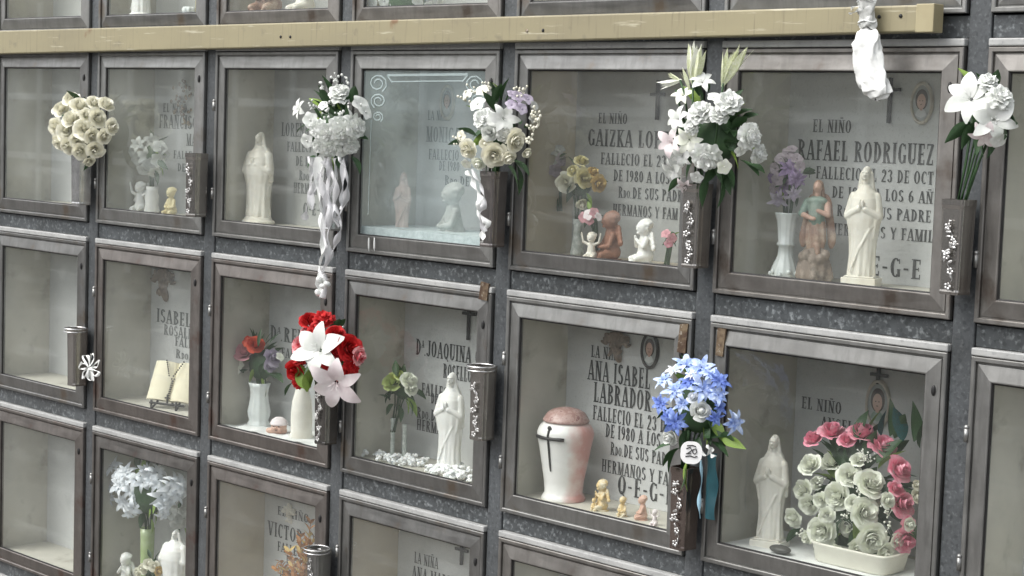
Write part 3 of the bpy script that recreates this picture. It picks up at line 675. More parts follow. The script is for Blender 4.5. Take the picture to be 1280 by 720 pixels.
def m_spike(v):   # closed gladiolus flower: long sheathing petals that open at the tip
    rnd=random.Random(v*3+6); mb=MB()
    for k in range(4):
        a=k*1.57+rnd.uniform(-.2,.2); sp=rnd.uniform(.02,.20); LL=rnd.uniform(.75,1.08)
        def fn(u,vv,a=a,sp=sp,LL=LL):
            u=2*u-1; w=.085*math.sin(math.pi*min(1,vv*.9+.08)); x=.025+.03*math.sin(math.pi*vv)+sp*.9*vv**2.6; return (x*math.cos(a)-u*w*math.sin(a),x*math.sin(a)+u*w*math.cos(a),LL*vv-.02*u*u)
        mb.grid(fn,4,7)
    return mb
def m_leaf(v,wd=.2):
    rnd=random.Random(v*23+7); b=rnd.uniform(.1,.4); tw=rnd.uniform(-.3,.3)
    def fn(u,vv):
        u=2*u-1; w=wd*(math.sin(math.pi*min(1,vv**.85*.97+.02))+.02); return (u*w,-b*vv*vv+.35*abs(u)*w+tw*u*w*vv,vv)
    return MB().grid(fn,4,8)
GEN={'rose':m_rose,'rosebud':m_bud,'carnation':m_carn,'lily':m_lily,'silverlily':lambda v:m_lily(v,.19,1,.95),'starflower':lambda v:m_lily(v,.17,2,.5),'blossom':m_blos,'gladiolus':m_spike,'leaf':m_leaf,'blade':lambda v:m_leaf(v,.10)}
CACHE={}
def fmesh(kind,m):
    v=random.randrange(6); k=(kind,m.name,v)
    if k not in CACHE: CACHE[k]=GEN[kind](v).mesh(kind,m,True)
    return CACHE[k]
TOCAM=lambda p:(CAM-Vector(p)).normalized()
def put(root,kind,m,pos,nrm,size,label=None):
    q=Vector(nrm).normalized().to_track_quat('Z','Y')@Euler((0,0,random.uniform(0,6.28))).to_quaternion()
    nm={'starflower':'lily','silverlily':'lily','blade':'leaf','rosebud':'rose'}.get(kind,kind)
    return obj(nm,fmesh(kind,m),root,Vector(pos)-wl(root),q,size*random.uniform(.95,1.05),label)
def putleaf(root,m,pos,dirv,L,kind='leaf'):
    d=Vector(dirv).normalized(); q=d.to_track_quat('Z','Y')@Euler((0,0,random.uniform(-1.2,1.2))).to_quaternion()
    return obj('leaf',fmesh(kind,m),root,Vector(pos)-wl(root),q,L)
def bouquet(label,cat,ctr,Y,R_px,flowers,base=None,leafm=LEAF,nleaf=14,leafL=34,leaves=(),stems=True,name='bouquet',depth=.7,inner=False,group=None,front=None,lk='leaf'):
    """flowers: (kind, material key, px, py, radius px); placed over a dome around the centre"""
    C=at(ctr[0],ctr[1],Y); s=mpp(C); RR=R_px*s
    B=Vector(base) if base else C-Vector((0,0,RR))
    root=thing(name,label,cat,B,group)
    view=(CAM-C).normalized()
    for kind,mk,px,py,r in flowers:
        p0=at(px,py,Y); d=(p0-C); d-=view*d.dot(view); q=min(1,d.length/RR); out=math.sqrt(max(0,1-q*q))*RR*depth
        p=p0+view*out*random.uniform(.85,1.05)
        if inner: p=p0+view*min(out,.02+.1*random.random())
        if front is not None and p.y<front: p=p+view*((front-p.y)/view.y)
        n=(d/RR*.9+view*.75+Vector((0,0,.12))+Vector((random.uniform(-.2,.2),random.uniform(-.2,.2),random.uniform(-.2,.2))))
        if kind in('gladiolus',): n=d/RR+Vector((random.uniform(-.15,.15),-.1,.1))
        rs=r*s
        depthoff={'rose':.5,'carnation':.4,'rosebud':.6,'lily':.25,'starflower':.25}.get(kind,.1)
        nn=n.normalized()
        put(root,kind,P[mk] if isinstance(mk,str) else mk,p-nn*rs*depthoff,n,rs*1.04)
    for k in range(nleaf):
        a=random.uniform(0,6.28); rr=RR*random.uniform(.15,.75); dv=Vector((math.cos(a)*.75+.1,-.25+random.uniform(-.5,.3),math.sin(a)))
        p=C+Vector((math.cos(a)*rr*.8,random.uniform(0.0,.02),math.sin(a)*rr))
        if front is not None: dv.y=abs(dv.y)*.4; p=p+view*random.uniform(0,.07) if k%2 else p; p.y=max(p.y,front+.02)
        putleaf(root,leafm if random.random()<.8 else LEAF2,p,dv,leafL*s*random.uniform(.7,1.2),lk)
    for px,py,ang,L,m in leaves:
        p=at(px,py,Y-.01); dv=Vector((math.cos(R(ang))*1.3,-.15,math.sin(R(ang)))); putleaf(root,m,p,dv,L*s*1.15)
    if stems:
        mb=MB()
        for k in range(7):
            a=k*.9; top=C+Vector((math.cos(a)*RR*.45,0.005,math.sin(a)*RR*.4)); mb.tube([B+Vector((math.cos(a)*.006,math.sin(a)*.006,-.03)),(B+top)*.5+Vector((0,.004,0)),top],.0022,5)
        mb.ell(C+Vector((0,.012,-RR*.1)),(RR*.5,RR*.28,RR*.5),None,12,8)
        wpart('stems',mb,LEAF,root,True)
    return root
def filler(root,m,Y,pts,n,spread,r=.0035):
    for px,py in pts:
        mb=MB(); c=at(px,py,Y); s=mpp(c)
        for k in range(n):
            q=c+Vector((random.gauss(0,1),random.gauss(0,.5),random.gauss(0,1)))*spread*s*.55
            mb.ell(q,r*random.uniform(.7,1.3),None,7,5)
            if k%2==0: mb.tube([q,(q+c)*.5+Vector((0,.004,-.004)),c+Vector((0,.01,-.01))],.0006,4,False)
        wpart('filler_sprig',mb,m,root,True)
def ribbon(pts,Y,w,twist=.6,var=.35):
    """pts in photo pixels -> a draped strip with folds; Y may be a list"""
    mb=MB(); n=len(pts)*5; P3=[at(px,py,Y if not isinstance(Y,(list,tuple)) else Y[i]) for i,(px,py) in enumerate(pts)]
    def cr(t):
        t=t*(len(P3)-1); i=min(int(t),len(P3)-2); u=t-i
        a,b,c,d=P3[max(i-1,0)],P3[i],P3[i+1],P3[min(i+2,len(P3)-1)]
        return .5*((2*b)+(c-a)*u+(2*a-5*b+4*c-d)*u*u+(3*b-a-3*c+d)*u**3)
    ph=random.uniform(0,6)
    def fn(u,v):
        p=cr(v); tg=(cr(min(1,v+.01))-cr(max(0,v-.01))).normalized(); a=ph+twist*math.sin(v*n*.5+ph)*1.6
        sd=Vector((math.cos(a),math.sin(a)*.8,0)); sd=(sd-tg*sd.dot(tg)).normalized(); ww=w*mpp(p)*(1-var*.7+var*math.sin(v*n*.7+ph))
        bow=sd.cross(tg)*ww*.25*(1-(2*u-1)**2)
        return p+sd*ww*(u-.5)+bow
    return mb.grid(fn,5,n*2)
def topof(c,r,dx=0,z=.085,h=.2): return Vector((CX[c+1]+dx,-.052,LZ[r+1]+z+h-.02))

# --- bouquets hung on the fronts
YB=-.075
b=bouquet('round ball of cream roses in the holder at the far left','bouquet',(104,162),YB,46,
 [('rose','cream',x,y,r) for x,y,r in [(100,130,14),(118,127,11),(133,129,11),(123,147,13),(141,158,11),(104,160,14),(131,171,11),(119,188,12),(100,190,12),(88,147,14),(82,163,14),(84,183,12),(76,135,12),(68,158,12),(72,178,12),(88,122,11),(112,203,8),(108,143,10),(116,170,11),(96,175,11)]],
 topof(0,1,-.01),nleaf=16,leafL=22)
wall_b2=bouquet('white carnation bouquet with green sprigs and a long white ribbon trailing down','bouquet',(414,152),YB,50,
 [('carnation','white',x,y,r) for x,y,r in [(425,114,15),(396,162,14),(411,169,15),(431,170,15),(414,187,13),(448,160,14),(399,184,11),(440,185,11),(424,158,12)]]+
 [('lily','white',372,136,14),('blossom','white',451,131,13),('blossom','white',457,140,10),('blossom','white',388,150,11),('lily','white',441,150,13),('blossom','white',384,176,10),('blossom','white',428,190,9),('blossom','white',404,132,7)],
 topof(2,1),nleaf=30,leafL=26,leaves=[(400,150,110,26,LEAF),(430,140,70,26,LEAF),(410,140,95,30,LEAF),(385,155,200,22,LEAF),(445,172,10,20,LEAF),(420,190,-60,22,LEAF),(415,125,95,28,LEAF),(438,128,60,26,LEAF),(405,145,60,28,LEAF),(420,150,120,26,LEAF),(432,150,80,24,LEAF),(410,200,-110,24,LEAF),(440,195,-40,26,LEAF),(395,195,-140,22,LEAF)])
filler(wall_b2,P['white'],YB-.04,[(402,108),(420,98),(432,99),(391,131),(408,140),(425,143),(415,128)],7,7)
Yr=-.10
for i,(pts,w) in enumerate([([(385,196),(394,215),(391,236),(383,258),(381,275)],9),([(398,196),(399,240),(401,270),(404,300),(399,332),(401,355),(399,372)],13),([(412,196),(409,236),(414,264),(409,295),(411,321),(402,340)],12),([(424,196),(434,225),(431,250),(421,276)],10),([(418,255),(426,282),(421,300),(412,322)],8),([(404,200),(417,225),(407,250),(404,285),(408,310)],9),([(391,200),(400,222),(393,240)],8),([(398,338),(408,352),(403,372)],9),([(392,197),(388,230),(390,262)],10),([(407,197),(402,228),(411,262),(413,282)],12),([(418,198),(421,230),(417,262),(424,284)],11),([(429,197),(428,232),(426,262)],9)]):
    wpart('ribbon_strip',ribbon(pts,Yr-.004*(i%3),w),SATIN if i!=1 else CLOTH,wall_b2,True)
mb=MB()
for x,y in ((399,350),(404,358),(397,366),(409,355)): mb.ell(at(x,y,Yr-.004),(.010,.008,.012),(random.uniform(0,90),20,0),8,6)
wpart('ribbon_knot',mb,CLOTH,wall_b2,True)
b=bouquet('cream rose, white lily and lilac bouquet left of the brown clay angel niche','bouquet',(620,160),YB,54,
 [('rose','cream',618,194,17),('rose','cream',646,176,16),('rose','cream',584,187,13),('carnation','white',604,148,14),('lily','white',630,148,20),('blossom','white',597,130,11),('rose','white',611,166,11),('blossom','white',585,117,8),('blossom','cream',603,113,9),('blossom','white',617,150,9),
  ('blossom','lilac',647,121,9),('blossom','lilac',660,124,8),('blossom','lilac',639,131,8),('blossom','lilac',652,136,8),('blossom','grey',668,132,7),('blossom','lilac',640,118,7),('blossom','grey',666,148,7),('rosebud','cream',636,198,11),('rosebud','greenwhite',598,205,11),('rosebud','cream',607,179,10),('blossom','cream',577,170,8),('blossom','greenwhite',583,205,8),('rosebud','cream',659,192,8),('carnation','grey',632,168,10)],
 topof(3,1),nleaf=22,leafL=28,leaves=[(618,128,70,26,LEAF),(596,170,150,26,LEAF),(640,200,-20,34,LEAF),(645,205,-60,36,LEAF),(635,208,-40,38,LEAF),(580,178,180,20,LEAF),(655,160,10,24,LEAF)])
filler(b,P['cream'],YB-.03,[(668,140),(663,160),(590,112),(608,108),(660,175),(572,176),(652,112),(580,122),(671,152)],8,9)
mb=ribbon([(583,214),(592,230),(601,250),(597,266),(609,279),(604,290),(602,303)],-.095,11,.8); wpart('ribbon_strip',mb,CLOTH,b,True)
mb=ribbon([(590,212),(603,238),(605,256),(599,270),(607,290)],-.098,8,.8); wpart('ribbon_strip',mb,SATIN,b,True)
b=bouquet('tall white bouquet of carnations, lilies and pale green gladiolus spikes','bouquet',(888,165),YB,72,
 [('carnation','white',882,198,19),('carnation','white',940,171,18),('carnation','white',951,194,12),('carnation','white',875,138,16),('carnation','white',911,126,18),('carnation','white',899,141,13),
  ('lily','pinkwhite',838,178,20),('lily','white',846,148,18),('lily','white',840,214,19),('lily','greenwhite',861,176,18),('lily','white',878,101,17),('lily','greenwhite',853,118,14),('lily','pinkwhite',857,234,14),('lily','white',852,196,15),('blossom','white',926,186,10),('blossom','white',893,122,9),('blossom','greenwhite',905,208,10),('blossom','white',871,221,9),('carnation','white',863,157,11)],
 topof(4,1),nleaf=40,leafL=34,leaves=[(888,165,60,30,LEAF),(905,178,10,34,LEAF),(925,200,-20,34,LEAF),(900,215,-70,40,LEAF),(885,222,-100,32,LEAF),(915,160,40,30,LEAF),(935,205,-10,26,LEAF),(850,222,230,20,LEAF),(874,120,100,26,LEAF)])
gb=b
for x0,y0,x1,y1 in [(866,105,862,50),(868,108,880,58),(864,100,870,46),(903,108,910,60),(905,105,940,50),(904,108,918,62),(908,95,928,60),(852,100,822,108),(850,100,834,92),(862,112,853,84)]:
    p=at(x0,y0,YB-.02);q=at(x1,y1,YB-.03); put(b,'gladiolus',BUD if random.random()<.6 else P['greenwhite'],p,q-p,(q-p).length)
mb=MB()
for pts in ([(845,112),(849,130),(858,162)],[(868,190),(866,140),(866,100)],[(893,190),(899,140),(904,104)],[(860,150),(856,118),(850,100)]): mb.tube([at(x,y,YB-.03) for x,y in pts],.0026,6)
wpart('flower_stem',mb,LEAF,b,True)
b=bouquet('white lilies in the holder at the right edge, one long petal pointing left','bouquet',(1232,138),YB,46,
 [('lily','white',1212,122,34),('lily','white',1243,150,28),('lily','pinkwhite',1232,170,22),('carnation','white',1252,120,17),('carnation','white',1236,100,14),('blossom','white',1248,175,12)],topof(5,1),nleaf=18,leafL=34)
b=bouquet('red bouquet with two large white lilies','bouquet',(405,440),YB,56,
 [('rose','red',388,399,16),('carnation','red',404,397,14),('rose','red',420,416,14),('rose','red',438,434,17),('rose','redpink',450,445,12),('carnation','red',440,462,11),('rose','redpink',376,429,16),('rose','red',367,464,15),('carnation','red',372,480,9),('carnation','red',395,413,12),('rose','redpink',383,414,10),('carnation','red',424,440,14),('carnation','red',414,455,12),
  ('carnation','red',372,448,11),('carnation','red',432,470,11)],topof(2,2),nleaf=16,leafL=28,leaves=[(388,485,100,30,LEAF2),(384,490,80,34,LEAF2),(380,486,110,26,LEAF2),(366,478,230,20,LEAF)],depth=.5)
for (x,y,r,n,m) in ((401,438,36,(.25,-.9,.25),'white'),(421,477,36,(.55,-.75,-.35),'pinkwhite')):
    put(b,'lily',P[m],at(x,y,YB-.075),n,r*mpp(at(x,y,YB)))
b=bouquet('blue and white lily bouquet with a white card and teal ribbon','bouquet',(868,505),YB,62,
 [('starflower',m,x,y,r) for m,x,y,r in [('blue',858,455,20),('blue',877,459,18),('blue',880,486,23),('blue',829,475,14),('blue',844,488,17),('blue2',826,504,14),('blue2',899,476,17),('blue',898,494,14),('blue2',844,527,18),('blue',919,528,17),('blue2',894,522,12),('blue2',862,476,15),('ice',868,468,14),('blue',888,468,14),('blue2',835,520,12),('blue',852,505,13),('blue2',900,508,12),('ice',843,462,12)]]+
 [('rosebud','white',876,513,15),('rosebud','white',836,547,13),('rosebud','ice',866,496,9)],topof(4,2),nleaf=34,leafL=30,
 leaves=[(903,548,-8,30,LEAF2),(900,545,10,28,LEAF),(850,560,220,30,LEAF),(860,575,-95,34,LEAF2),(846,560,250,30,LEAF),(880,545,20,30,LEAF),(838,556,200,26,LEAF),(890,552,-20,28,LEAF),(856,585,-80,26,LEAF)])
mb=MB(); c=at(864,566,YB-.055); s=mpp(c); rr=14*s; vs=[];n=40
tq=Matrix.Rotation(R(35),3,'Z')
loop=[tq@Vector((rr*(1+.10*abs(math.sin(2*a)))*math.cos(a)*.95,0,rr*(1+.10*abs(math.sin(2*a)))*math.sin(a))) for a in [2*math.pi*k/n for k in range(n)]]
nv=tq@Vector((0,-1,0)); mb.add([c+v for v in loop]+[c+v-nv*.0015 for v in loop],[tuple(range(n-1,-1,-1)),tuple(n+k for k in range(n))]+[(k,(k+1)%n,n+(k+1)%n,n+k) for k in range(n)])
tg=wpart('gift_card',mb,PAPER,b)
mb=MB()
def wr(pts): mb.tube([c+nv*.001+tq@Vector((x*rr,0,z*rr)) for x,z in pts],.0013,6)
wr([(-.45,.35),(-.1,.5),(.05,.25),(-.25,.0),(-.45,-.1),(0,-.05)]); wr([(.15,.3),(.4,.4),(.5,.1),(.3,-.1),(.12,.05),(.15,.3)]); wr([(-.5,-.35),(-.1,-.28),(.3,-.38),(.55,-.28)]); wr([(-.4,.62),(.1,.68),(.4,.58)])
wpart('card_writing',mb,BLACK,tg)
for pts,w,m in (([(884,556),(888,566),(893,572)],8,CLOTH),([(872,560),(882,570),(890,560)],7,CLOTH),([(876,575),(877,600),(874,625),(875,648)],5,TEALL)):
    wpart('ribbon_strip',ribbon(pts,-.09,w,.4),m,b,True)
mb=ribbon([(890,566),(891,595),(889,622),(888,648)],-.040,26,.12,.06); wpart('teal_ribbon',mb,TEALR,b,True)
b=bouquet('small white ribbon flower tied beside the ring at the left edge','ribbon bow',(112,459),-.06,16,[],at(112,466,-.06),nleaf=0,stems=False,name='ribbon_bow')
mb=MB()
for k in range(7):
    a=k*.9; mb.join(ribbon([(112,459),(112+9*math.cos(a),459-14*math.sin(a)),(112+13*math.cos(a+.5),459-17*math.sin(a+.5)),(112,461)],-.062-.003*k,4,.3))
wpart('bow_loops',mb,CLOTH,b,True)

# --- bag hanging from the rail
t=thing('hanging_bag','crumpled white cloth bag hanging from the beam by clear wrapping','bag',at(1085,125,-.085))
prof=[(1084,36,8),(1086,44,13),(1083,56,16.5),(1084,72,16.5),(1088,90,16.5),(1092,104,17.5),(1095,114,17),(1097,121,11),(1097,124.5,3)]
def bag(prof,Y,fl,amp,fr_):
    mb=MB(); vs=[];fs=[];n=72
    for j,(x,y,w) in enumerate(prof):
        c=at(x,y,Y); s=mpp(c)
        for k in range(n):
            a=2*math.pi*k/n; q=1+amp*(1.4-2.2*abs(math.sin(fr_*.5*a+j*.18)))+amp*.9*(abs(math.sin((fr_+2)*.5*a-j*.33))-.6)+.10*mnoise.noise(Vector((x*.09+3*math.cos(a),y*.09,3*math.sin(a))))
            vs.append(c+Vector((math.cos(a)*w*s*1.25*q,math.sin(a)*w*s*fl*q,math.sin(3*a+j)*.003)))
    for j in range(len(prof)-1):
        for k in range(n): fs.append((j*n+k,j*n+(k+1)%n,(j+1)*n+(k+1)%n,(j+1)*n+k))
    fs.append(tuple(range(n))); fs.append(tuple((len(prof)-1)*n+k for k in range(n-1,-1,-1)))
    return mb.add(vs,fs)
def fine(pr,k=4):
    o=[]
    for a,b in zip(pr[:-1],pr[1:]): o+=[tuple(a[i]+(b[i]-a[i])*q/k for i in range(3)) for q in range(k)]
    return o+[pr[-1]]
o=wpart('cloth_pouch',bag(fine(prof,5),-.085,.55,.10,5),mat('crumpled_white_cloth',(.80,.81,.79),.7,0,[((.66,.68,.66),10,.42,.7)],(26,.9),trans=.12),t,True)
wpart('gathered_wrap',bag(fine([(1083,1,11),(1084,8,9),(1082,14,10),(1084,20,8),(1085,26,9),(1084,31,9.5),(1084,35.5,8)],3),-.085,.7,.12,4),PLAST,t,True)
mb=MB(); c=at(1084,27,-.085); s=mpp(c); mb.tube([c+Vector((9.5*s*1.3*math.cos(a),9.5*s*.75*math.sin(a),.002*math.sin(3*a))) for a in [2*math.pi*k/24 for k in range(25)]],.0018,6,False)
mb.join(ribbon([(1076,10),(1068,15),(1062,17)],-.095,5,.5)); mb.join(ribbon([(1075,8),(1066,9),(1064,13)],-.095,4,.5)); wpart('tie',mb,CLOTH,t,True)
PINKRES=mat('pale_pink_resin',(.72,.58,.52),.5,0,[((.60,.46,.40),30,.4,.7)],sss=.1)
GREYRES=mat('pale_grey_resin',(.56,.58,.55),.55,0,[((.36,.37,.34),30,.4,.7)],(50,.2))
# ------------------------------------------------------------------ figures (each body one fused skin)
def madonna(label,c,r,px,pyt,m,Y=.10,wid=1,base='disc',bare=False,turn=0,pyb=None,name='madonna_statue',basem=None,seed=1):
    fz=FZ(c,r); X=at(px,(pyb or pyt+100),Y).x; H=at(px,pyt,Y).z-fz
    t=thing(name,label,'statue',(X,Y,fz),None,turn)
    mb=MB(); w=wid
    pr=[(.118,.075),(.120,.11),(.116,.18),(.113,.26),(.118,.36),(.128,.45),(.140,.53),(.145,.60),(.140,.66),(.126,.72),(.10,.765),(.062,.80),(.045,.83)]
    pr=[(a,b) for a,b in pr]; dense=[]
    for (a,b),(c_,d) in zip(pr[:-1],pr[1:]):
        for k in range(4): dense.append((a+(c_-a)*k/4,b+(d-b)*k/4))
    dense.append(pr[-1]); ph=seed*1.7
    def fold(q,z):
        z/=H; am=max(0,(.66-z))*.20
        return am*(.8-1.6*abs(math.sin(4.5*q+ph+2.5*z))*.6+math.cos(15*q-ph*2-4*z)*.30)+.025*math.cos(5*q+8*z)
    mb.lathe([(a*H*w,b*H) for a,b in dense],n=72,sx=1,sy=.74,fold=fold)
    g=lambda p:Vector((p[0]*H*w,p[1]*H,p[2]*H))
    mb.cap(g((0,0,.80)),g((0,-.004,.88)),.032*H)
    mb.ell(g((0,-.012,.915)),(.040*H,.046*H,.056*H)); mb.ell(g((0,-.058,.908)),(.007*H,.012*H,.014*H)); mb.ell(g((0,-.046,.882)),(.016*H,.012*H,.010*H)); mb.ell(g((0,-.05,.935)),(.030*H,.010*H,.008*H))
    for s in (-1,1):
        mb.cap(g((s*.098,0,.735)),g((s*.130,-.03,.575)),.042*H*w,.044*H*w); mb.cap(g((s*.130,-.035,.575)),g((s*.030,-.098,.635)),.042*H*w,.026*H*w)
        mb.ell(g((s*.012/w,-.112,.675)),(.012*H,.016*H,.042*H),(12,0,s*-6))
        mb.cap(g((s*.115,-.04,.56)),g((s*.10,-.05,.42)),.034*H*w,.012*H*w)          # hanging sleeve
        if not bare:
            mb.cap(g((s*.026,.012,.93)),g((s*.050,.014,.82)),.022*H,.022*H); mb.cap(g((s*.050,.014,.82)),g((s*.112,.01,.70)),.022*H,.032*H*w); mb.cap(g((s*.112,.01,.70)),g((s*.132,.01,.47)),.032*H*w,.022*H*w)
        else: mb.cap(g((s*.034,.012,.92)),g((s*.055,.02,.80)),.024*H,.022*H)
    mb.ell(g((0,.016,.925)),((.043 if not bare else .042)*H,.046*H,.060*H)); mb.ell(g((0,.05,.70)),(.10*H*w,.05*H,.16*H))
    for k in range(4): mb.cap(g((.09-.02*k,-.075+.012*abs(k-1),.50-.03*k)),g((-.02-.02*k,-.088,.30-.06*k)),.013*H,.007*H)   # mantle folds crossing the front
    me=sculpt(mb,'figure_body',m,max(H/210,.0009),1,.4); obj('figure_body',me,t)
    b=MB()
    if base=='disc': b.lathe([(.175*H,0),(.190*H,.004*H),(.192*H,.03*H),(.176*H,.042*H),(.160*H,.050*H),(.160*H,.066*H),(.13*H,.082*H),(.05*H,.084*H)],n=40,sy=.8)
    else: b.box(-.145*H,.145*H,-.11*H,.11*H,0,.072*H).box(-.125*H,.125*H,-.095*H,.095*H,.0722*H,.085*H)
    o=obj('statue_base',b.mesh('statue_base',basem or m,base=='disc'),t)
    if base!='disc': bv=o.modifiers.new('b','BEVEL'); bv.width=.006*1; bv.segments=2
    return t
def cherub(label,c,r,px,pyt,m,Y=.09,turn=0,pose='pray',wings=True,name='angel_figurine',seed=0,pyb=None,wm=None,vox=60):
    fz=FZ(c,r); X=at(px,pyb or pyt+40,Y).x; H=at(px,pyt,Y).z-fz
    t=thing(name,label,'figurine',(X,Y,fz),None,turn); mb=MB(); g=lambda *p:Vector(p)*H
    E=lambda p,rr,rot=None: mb.ell(g(*p),tuple(x*H for x in rr),rot)
    E((0,.02,.17),(.21,.19,.18)); mb.cap(g(0,.02,.22),g(0,0,.56),.17*H,.115*H)
    E((0,-.03,.78),(.155,.16,.175)); E((0,.03,.86),(.16,.15,.13)); E((0,-.185,.75),(.022,.03,.025)); E((0,-.16,.67),(.05,.03,.025))
    for k in range(9): a=k*.7; E((.14*math.cos(a),.03+.12*math.sin(a)*.8,.86+.04*math.sin(2.3*k)),(.055,.055,.055))
    for s in (-1,1):
        E((s*.155,0,.77),(.02,.03,.04)); E((s*.06,-.178,.80),(.026,.016,.012))
        if pose=='pray': mb.cap(g(s*.13,0,.54),g(s*.20,-.10,.38),.058*H,.052*H); mb.cap(g(s*.20,-.10,.38),g(s*.03,-.20,.53),.052*H,.034*H); E((s*.014,-.215,.58),(.018,.03,.06),(15,0,0))
        elif pose=='up': mb.cap(g(s*.12,0,.54),g(s*.30,-.03,.62),.055*H,.045*H); mb.cap(g(s*.30,-.03,.62),g(s*.36,-.05,.88),.045*H,.03*H); E((s*.365,-.055,.92),(.03,.025,.045))
        else: mb.cap(g(s*.14,0,.52),g(s*.19,-.10,.30),.06*H,.05*H); mb.cap(g(s*.19,-.10,.30),g(s*.05,-.22,.27),.05*H,.04*H)
        mb.cap(g(s*.11,-.02,.16),g(s*.15,-.24,.11),.095*H,.065*H); mb.cap(g(s*.15,-.24,.11),g(s*.09,-.02,.05),.065*H,.045*H); E((s*.10,-.25,.04),(.05,.08,.04))
        if wings: 
            for k in range(4): E((s*(.13+.045*k),.11,.62-.085*k),(.11-.012*k,.05,.09),(0,s*(35+14*k),0))
    obj('figure_body',sculpt(mb,'figure_body',m,max(H/vox,.0011),2,.4),t)
    b=MB().lathe([(.24*H,0),(.26*H,.01*H),(.25*H,.035*H),(.1*H,.04*H)],n=28,sy=.9); obj('statue_base',b.mesh('statue_base',wm or m,True),t)
    return t
def vase(label,c,r,px,prof,m,Y=.10,name='vase',pyb=500,n=48,fold=None,cat='vase',extra=None):
    """prof: (radius px, height px) from the floor"""
    fz=FZ(c,r); p=at(px,pyb,Y); s=mpp(p); t=thing(name,label,cat,(p.x,Y,fz))
    pr=[(a*s,b*s) for a,b in prof]; top=pr[-1]; pr+=[(top[0]*.88,top[1]-.0008),(top[0]*.8,top[1]-.012),(top[0]*.5,top[1]-.03),(0.0004,top[1]-.032)]
    obj('vase_body',MB().lathe(pr,n=n,fold=fold).mesh('vase_body',m,True),t); return t,Vector((p.x,Y,fz+top[1]-.012)),s
madonna('ivory madonna with folded hands standing alone on a round base, left of the long ribbon',2,1,323,163,IVORY,.105,1.18,'disc',turn=.25,pyb=262,seed=1)
madonna('tall ivory saint in long folded robe on a square block before large dark lettering',5,1,1077,205,IVORY,.10,.95,'box',True,turn=.35,pyb=340,seed=4)
madonna('bright white madonna on a bed of cotton beside the empty ring holder',3,2,562,463,PLASTER,.09,.98,'disc',turn=.3,pyb=560,seed=2)
madonna('white madonna on a square base left of the basket of roses',5,2,962,540,WARMW,.095,.95,'box',turn=.25,pyb=680,seed=3)

# niche (2,1) strip of lace
def floor_sheet(c,r,x0,x1,y0,y1,name,label,m,cat,wave=.0,h=.003,drop=0,amp=.0):
    fz=FZ(c,r)
    def cut(px,py):
        d=at(px,py,0)-CAM; k=(fz-CAM.z)/d.z; return CAM+d*k
    t=thing(name,label,cat,((x0+x1)/2,(y0+y1)/2,fz)); ph=random.uniform(0,6)
    def fn(u,v): 
        x=x0+(x1-x0)*u; y=y0+(y1-y0)*v+wave*math.sin(40*u)*(1 if v<.01 else 0)
        return (x,y,fz+h+amp*(math.sin(31*x+ph)*math.sin(47*y+ph*2)+.5*math.sin(83*x+61*y)))
    mb=MB().grid(fn,90,16)
    if drop:
        def f2(u,v): x=x0+(x1-x0)*u; return (x,y0-.0006,fz+h-v*drop*(.75+.25*abs(math.sin(x*95))))
        mb.grid(f2,180,3)
    wpart('cloth_sheet',mb,m,t,True); return t
floor_sheet(2,1,1.36,1.79,.03,.075,'lace_strip','white lace strip on the floor under the lone ivory madonna',CLOTH,'cloth',.004)
floor_sheet(3,1,2.015,2.56,.012,.21,'lace_cloth','pale lace cloth with a scalloped hem along the floor of the etched niche',LACE,'cloth',0,.034,.030,.001)
floor_sheet(2,2,1.36,1.86,.015,.18,'white_cloth','crumpled white cloth under the fluted vase and the pink doll head',CLOTH,'cloth',.002,.006,0,.003)
floor_sheet(5,2,3.40,3.94,.012,.26,'white_cloth','smooth white cloth under the basket of pink and white roses',CLOTH,'cloth',0,.004,.004,.0008)
def cotton(c,r,label,spots):
    fz=FZ(c,r); p=at(spots[0][0],spots[0][1],.09); t=thing('cotton_wool',label,'cotton',(p.x,.09,fz)); mb=MB()
    for px,py,Y,rr in spots:
        q=at(px,py,Y); s=mpp(q)
        for k in range(14): mb.ell((q.x+random.gauss(0,rr*s*.8),Y+random.gauss(0,.014),fz+.004+random.uniform(0,rr*s*.6)),(rr*s*random.uniform(.2,.5),rr*s*.35,rr*s*random.uniform(.15,.35)),(0,random.uniform(-30,30),0),10,7)
    me=sculpt(mb.moved(Matrix.Translation(-Vector((p.x,.09,fz)))),'cotton_tuft',COTTON,.0018,1)
    tx=bpy.data.textures.new('tuft','CLOUDS'); tx.noise_scale=.007
    o=obj('cotton_tuft',me,t); d=o.modifiers.new('d','DISPLACE'); d.texture=tx; d.strength=.011; return t
cotton(3,2,'loose white cotton around the base of the bright white madonna',[(545,583,.05,13),(560,585,.04,14),(578,590,.05,12),(590,594,.06,11),(572,575,.1,13)])
cotton(3,2,'fluffy white cotton under the yellow green rose',[(472,566,.08,9),(485,570,.06,10),(505,568,.10,11),(520,572,.08,10),(498,576,.05,8)])

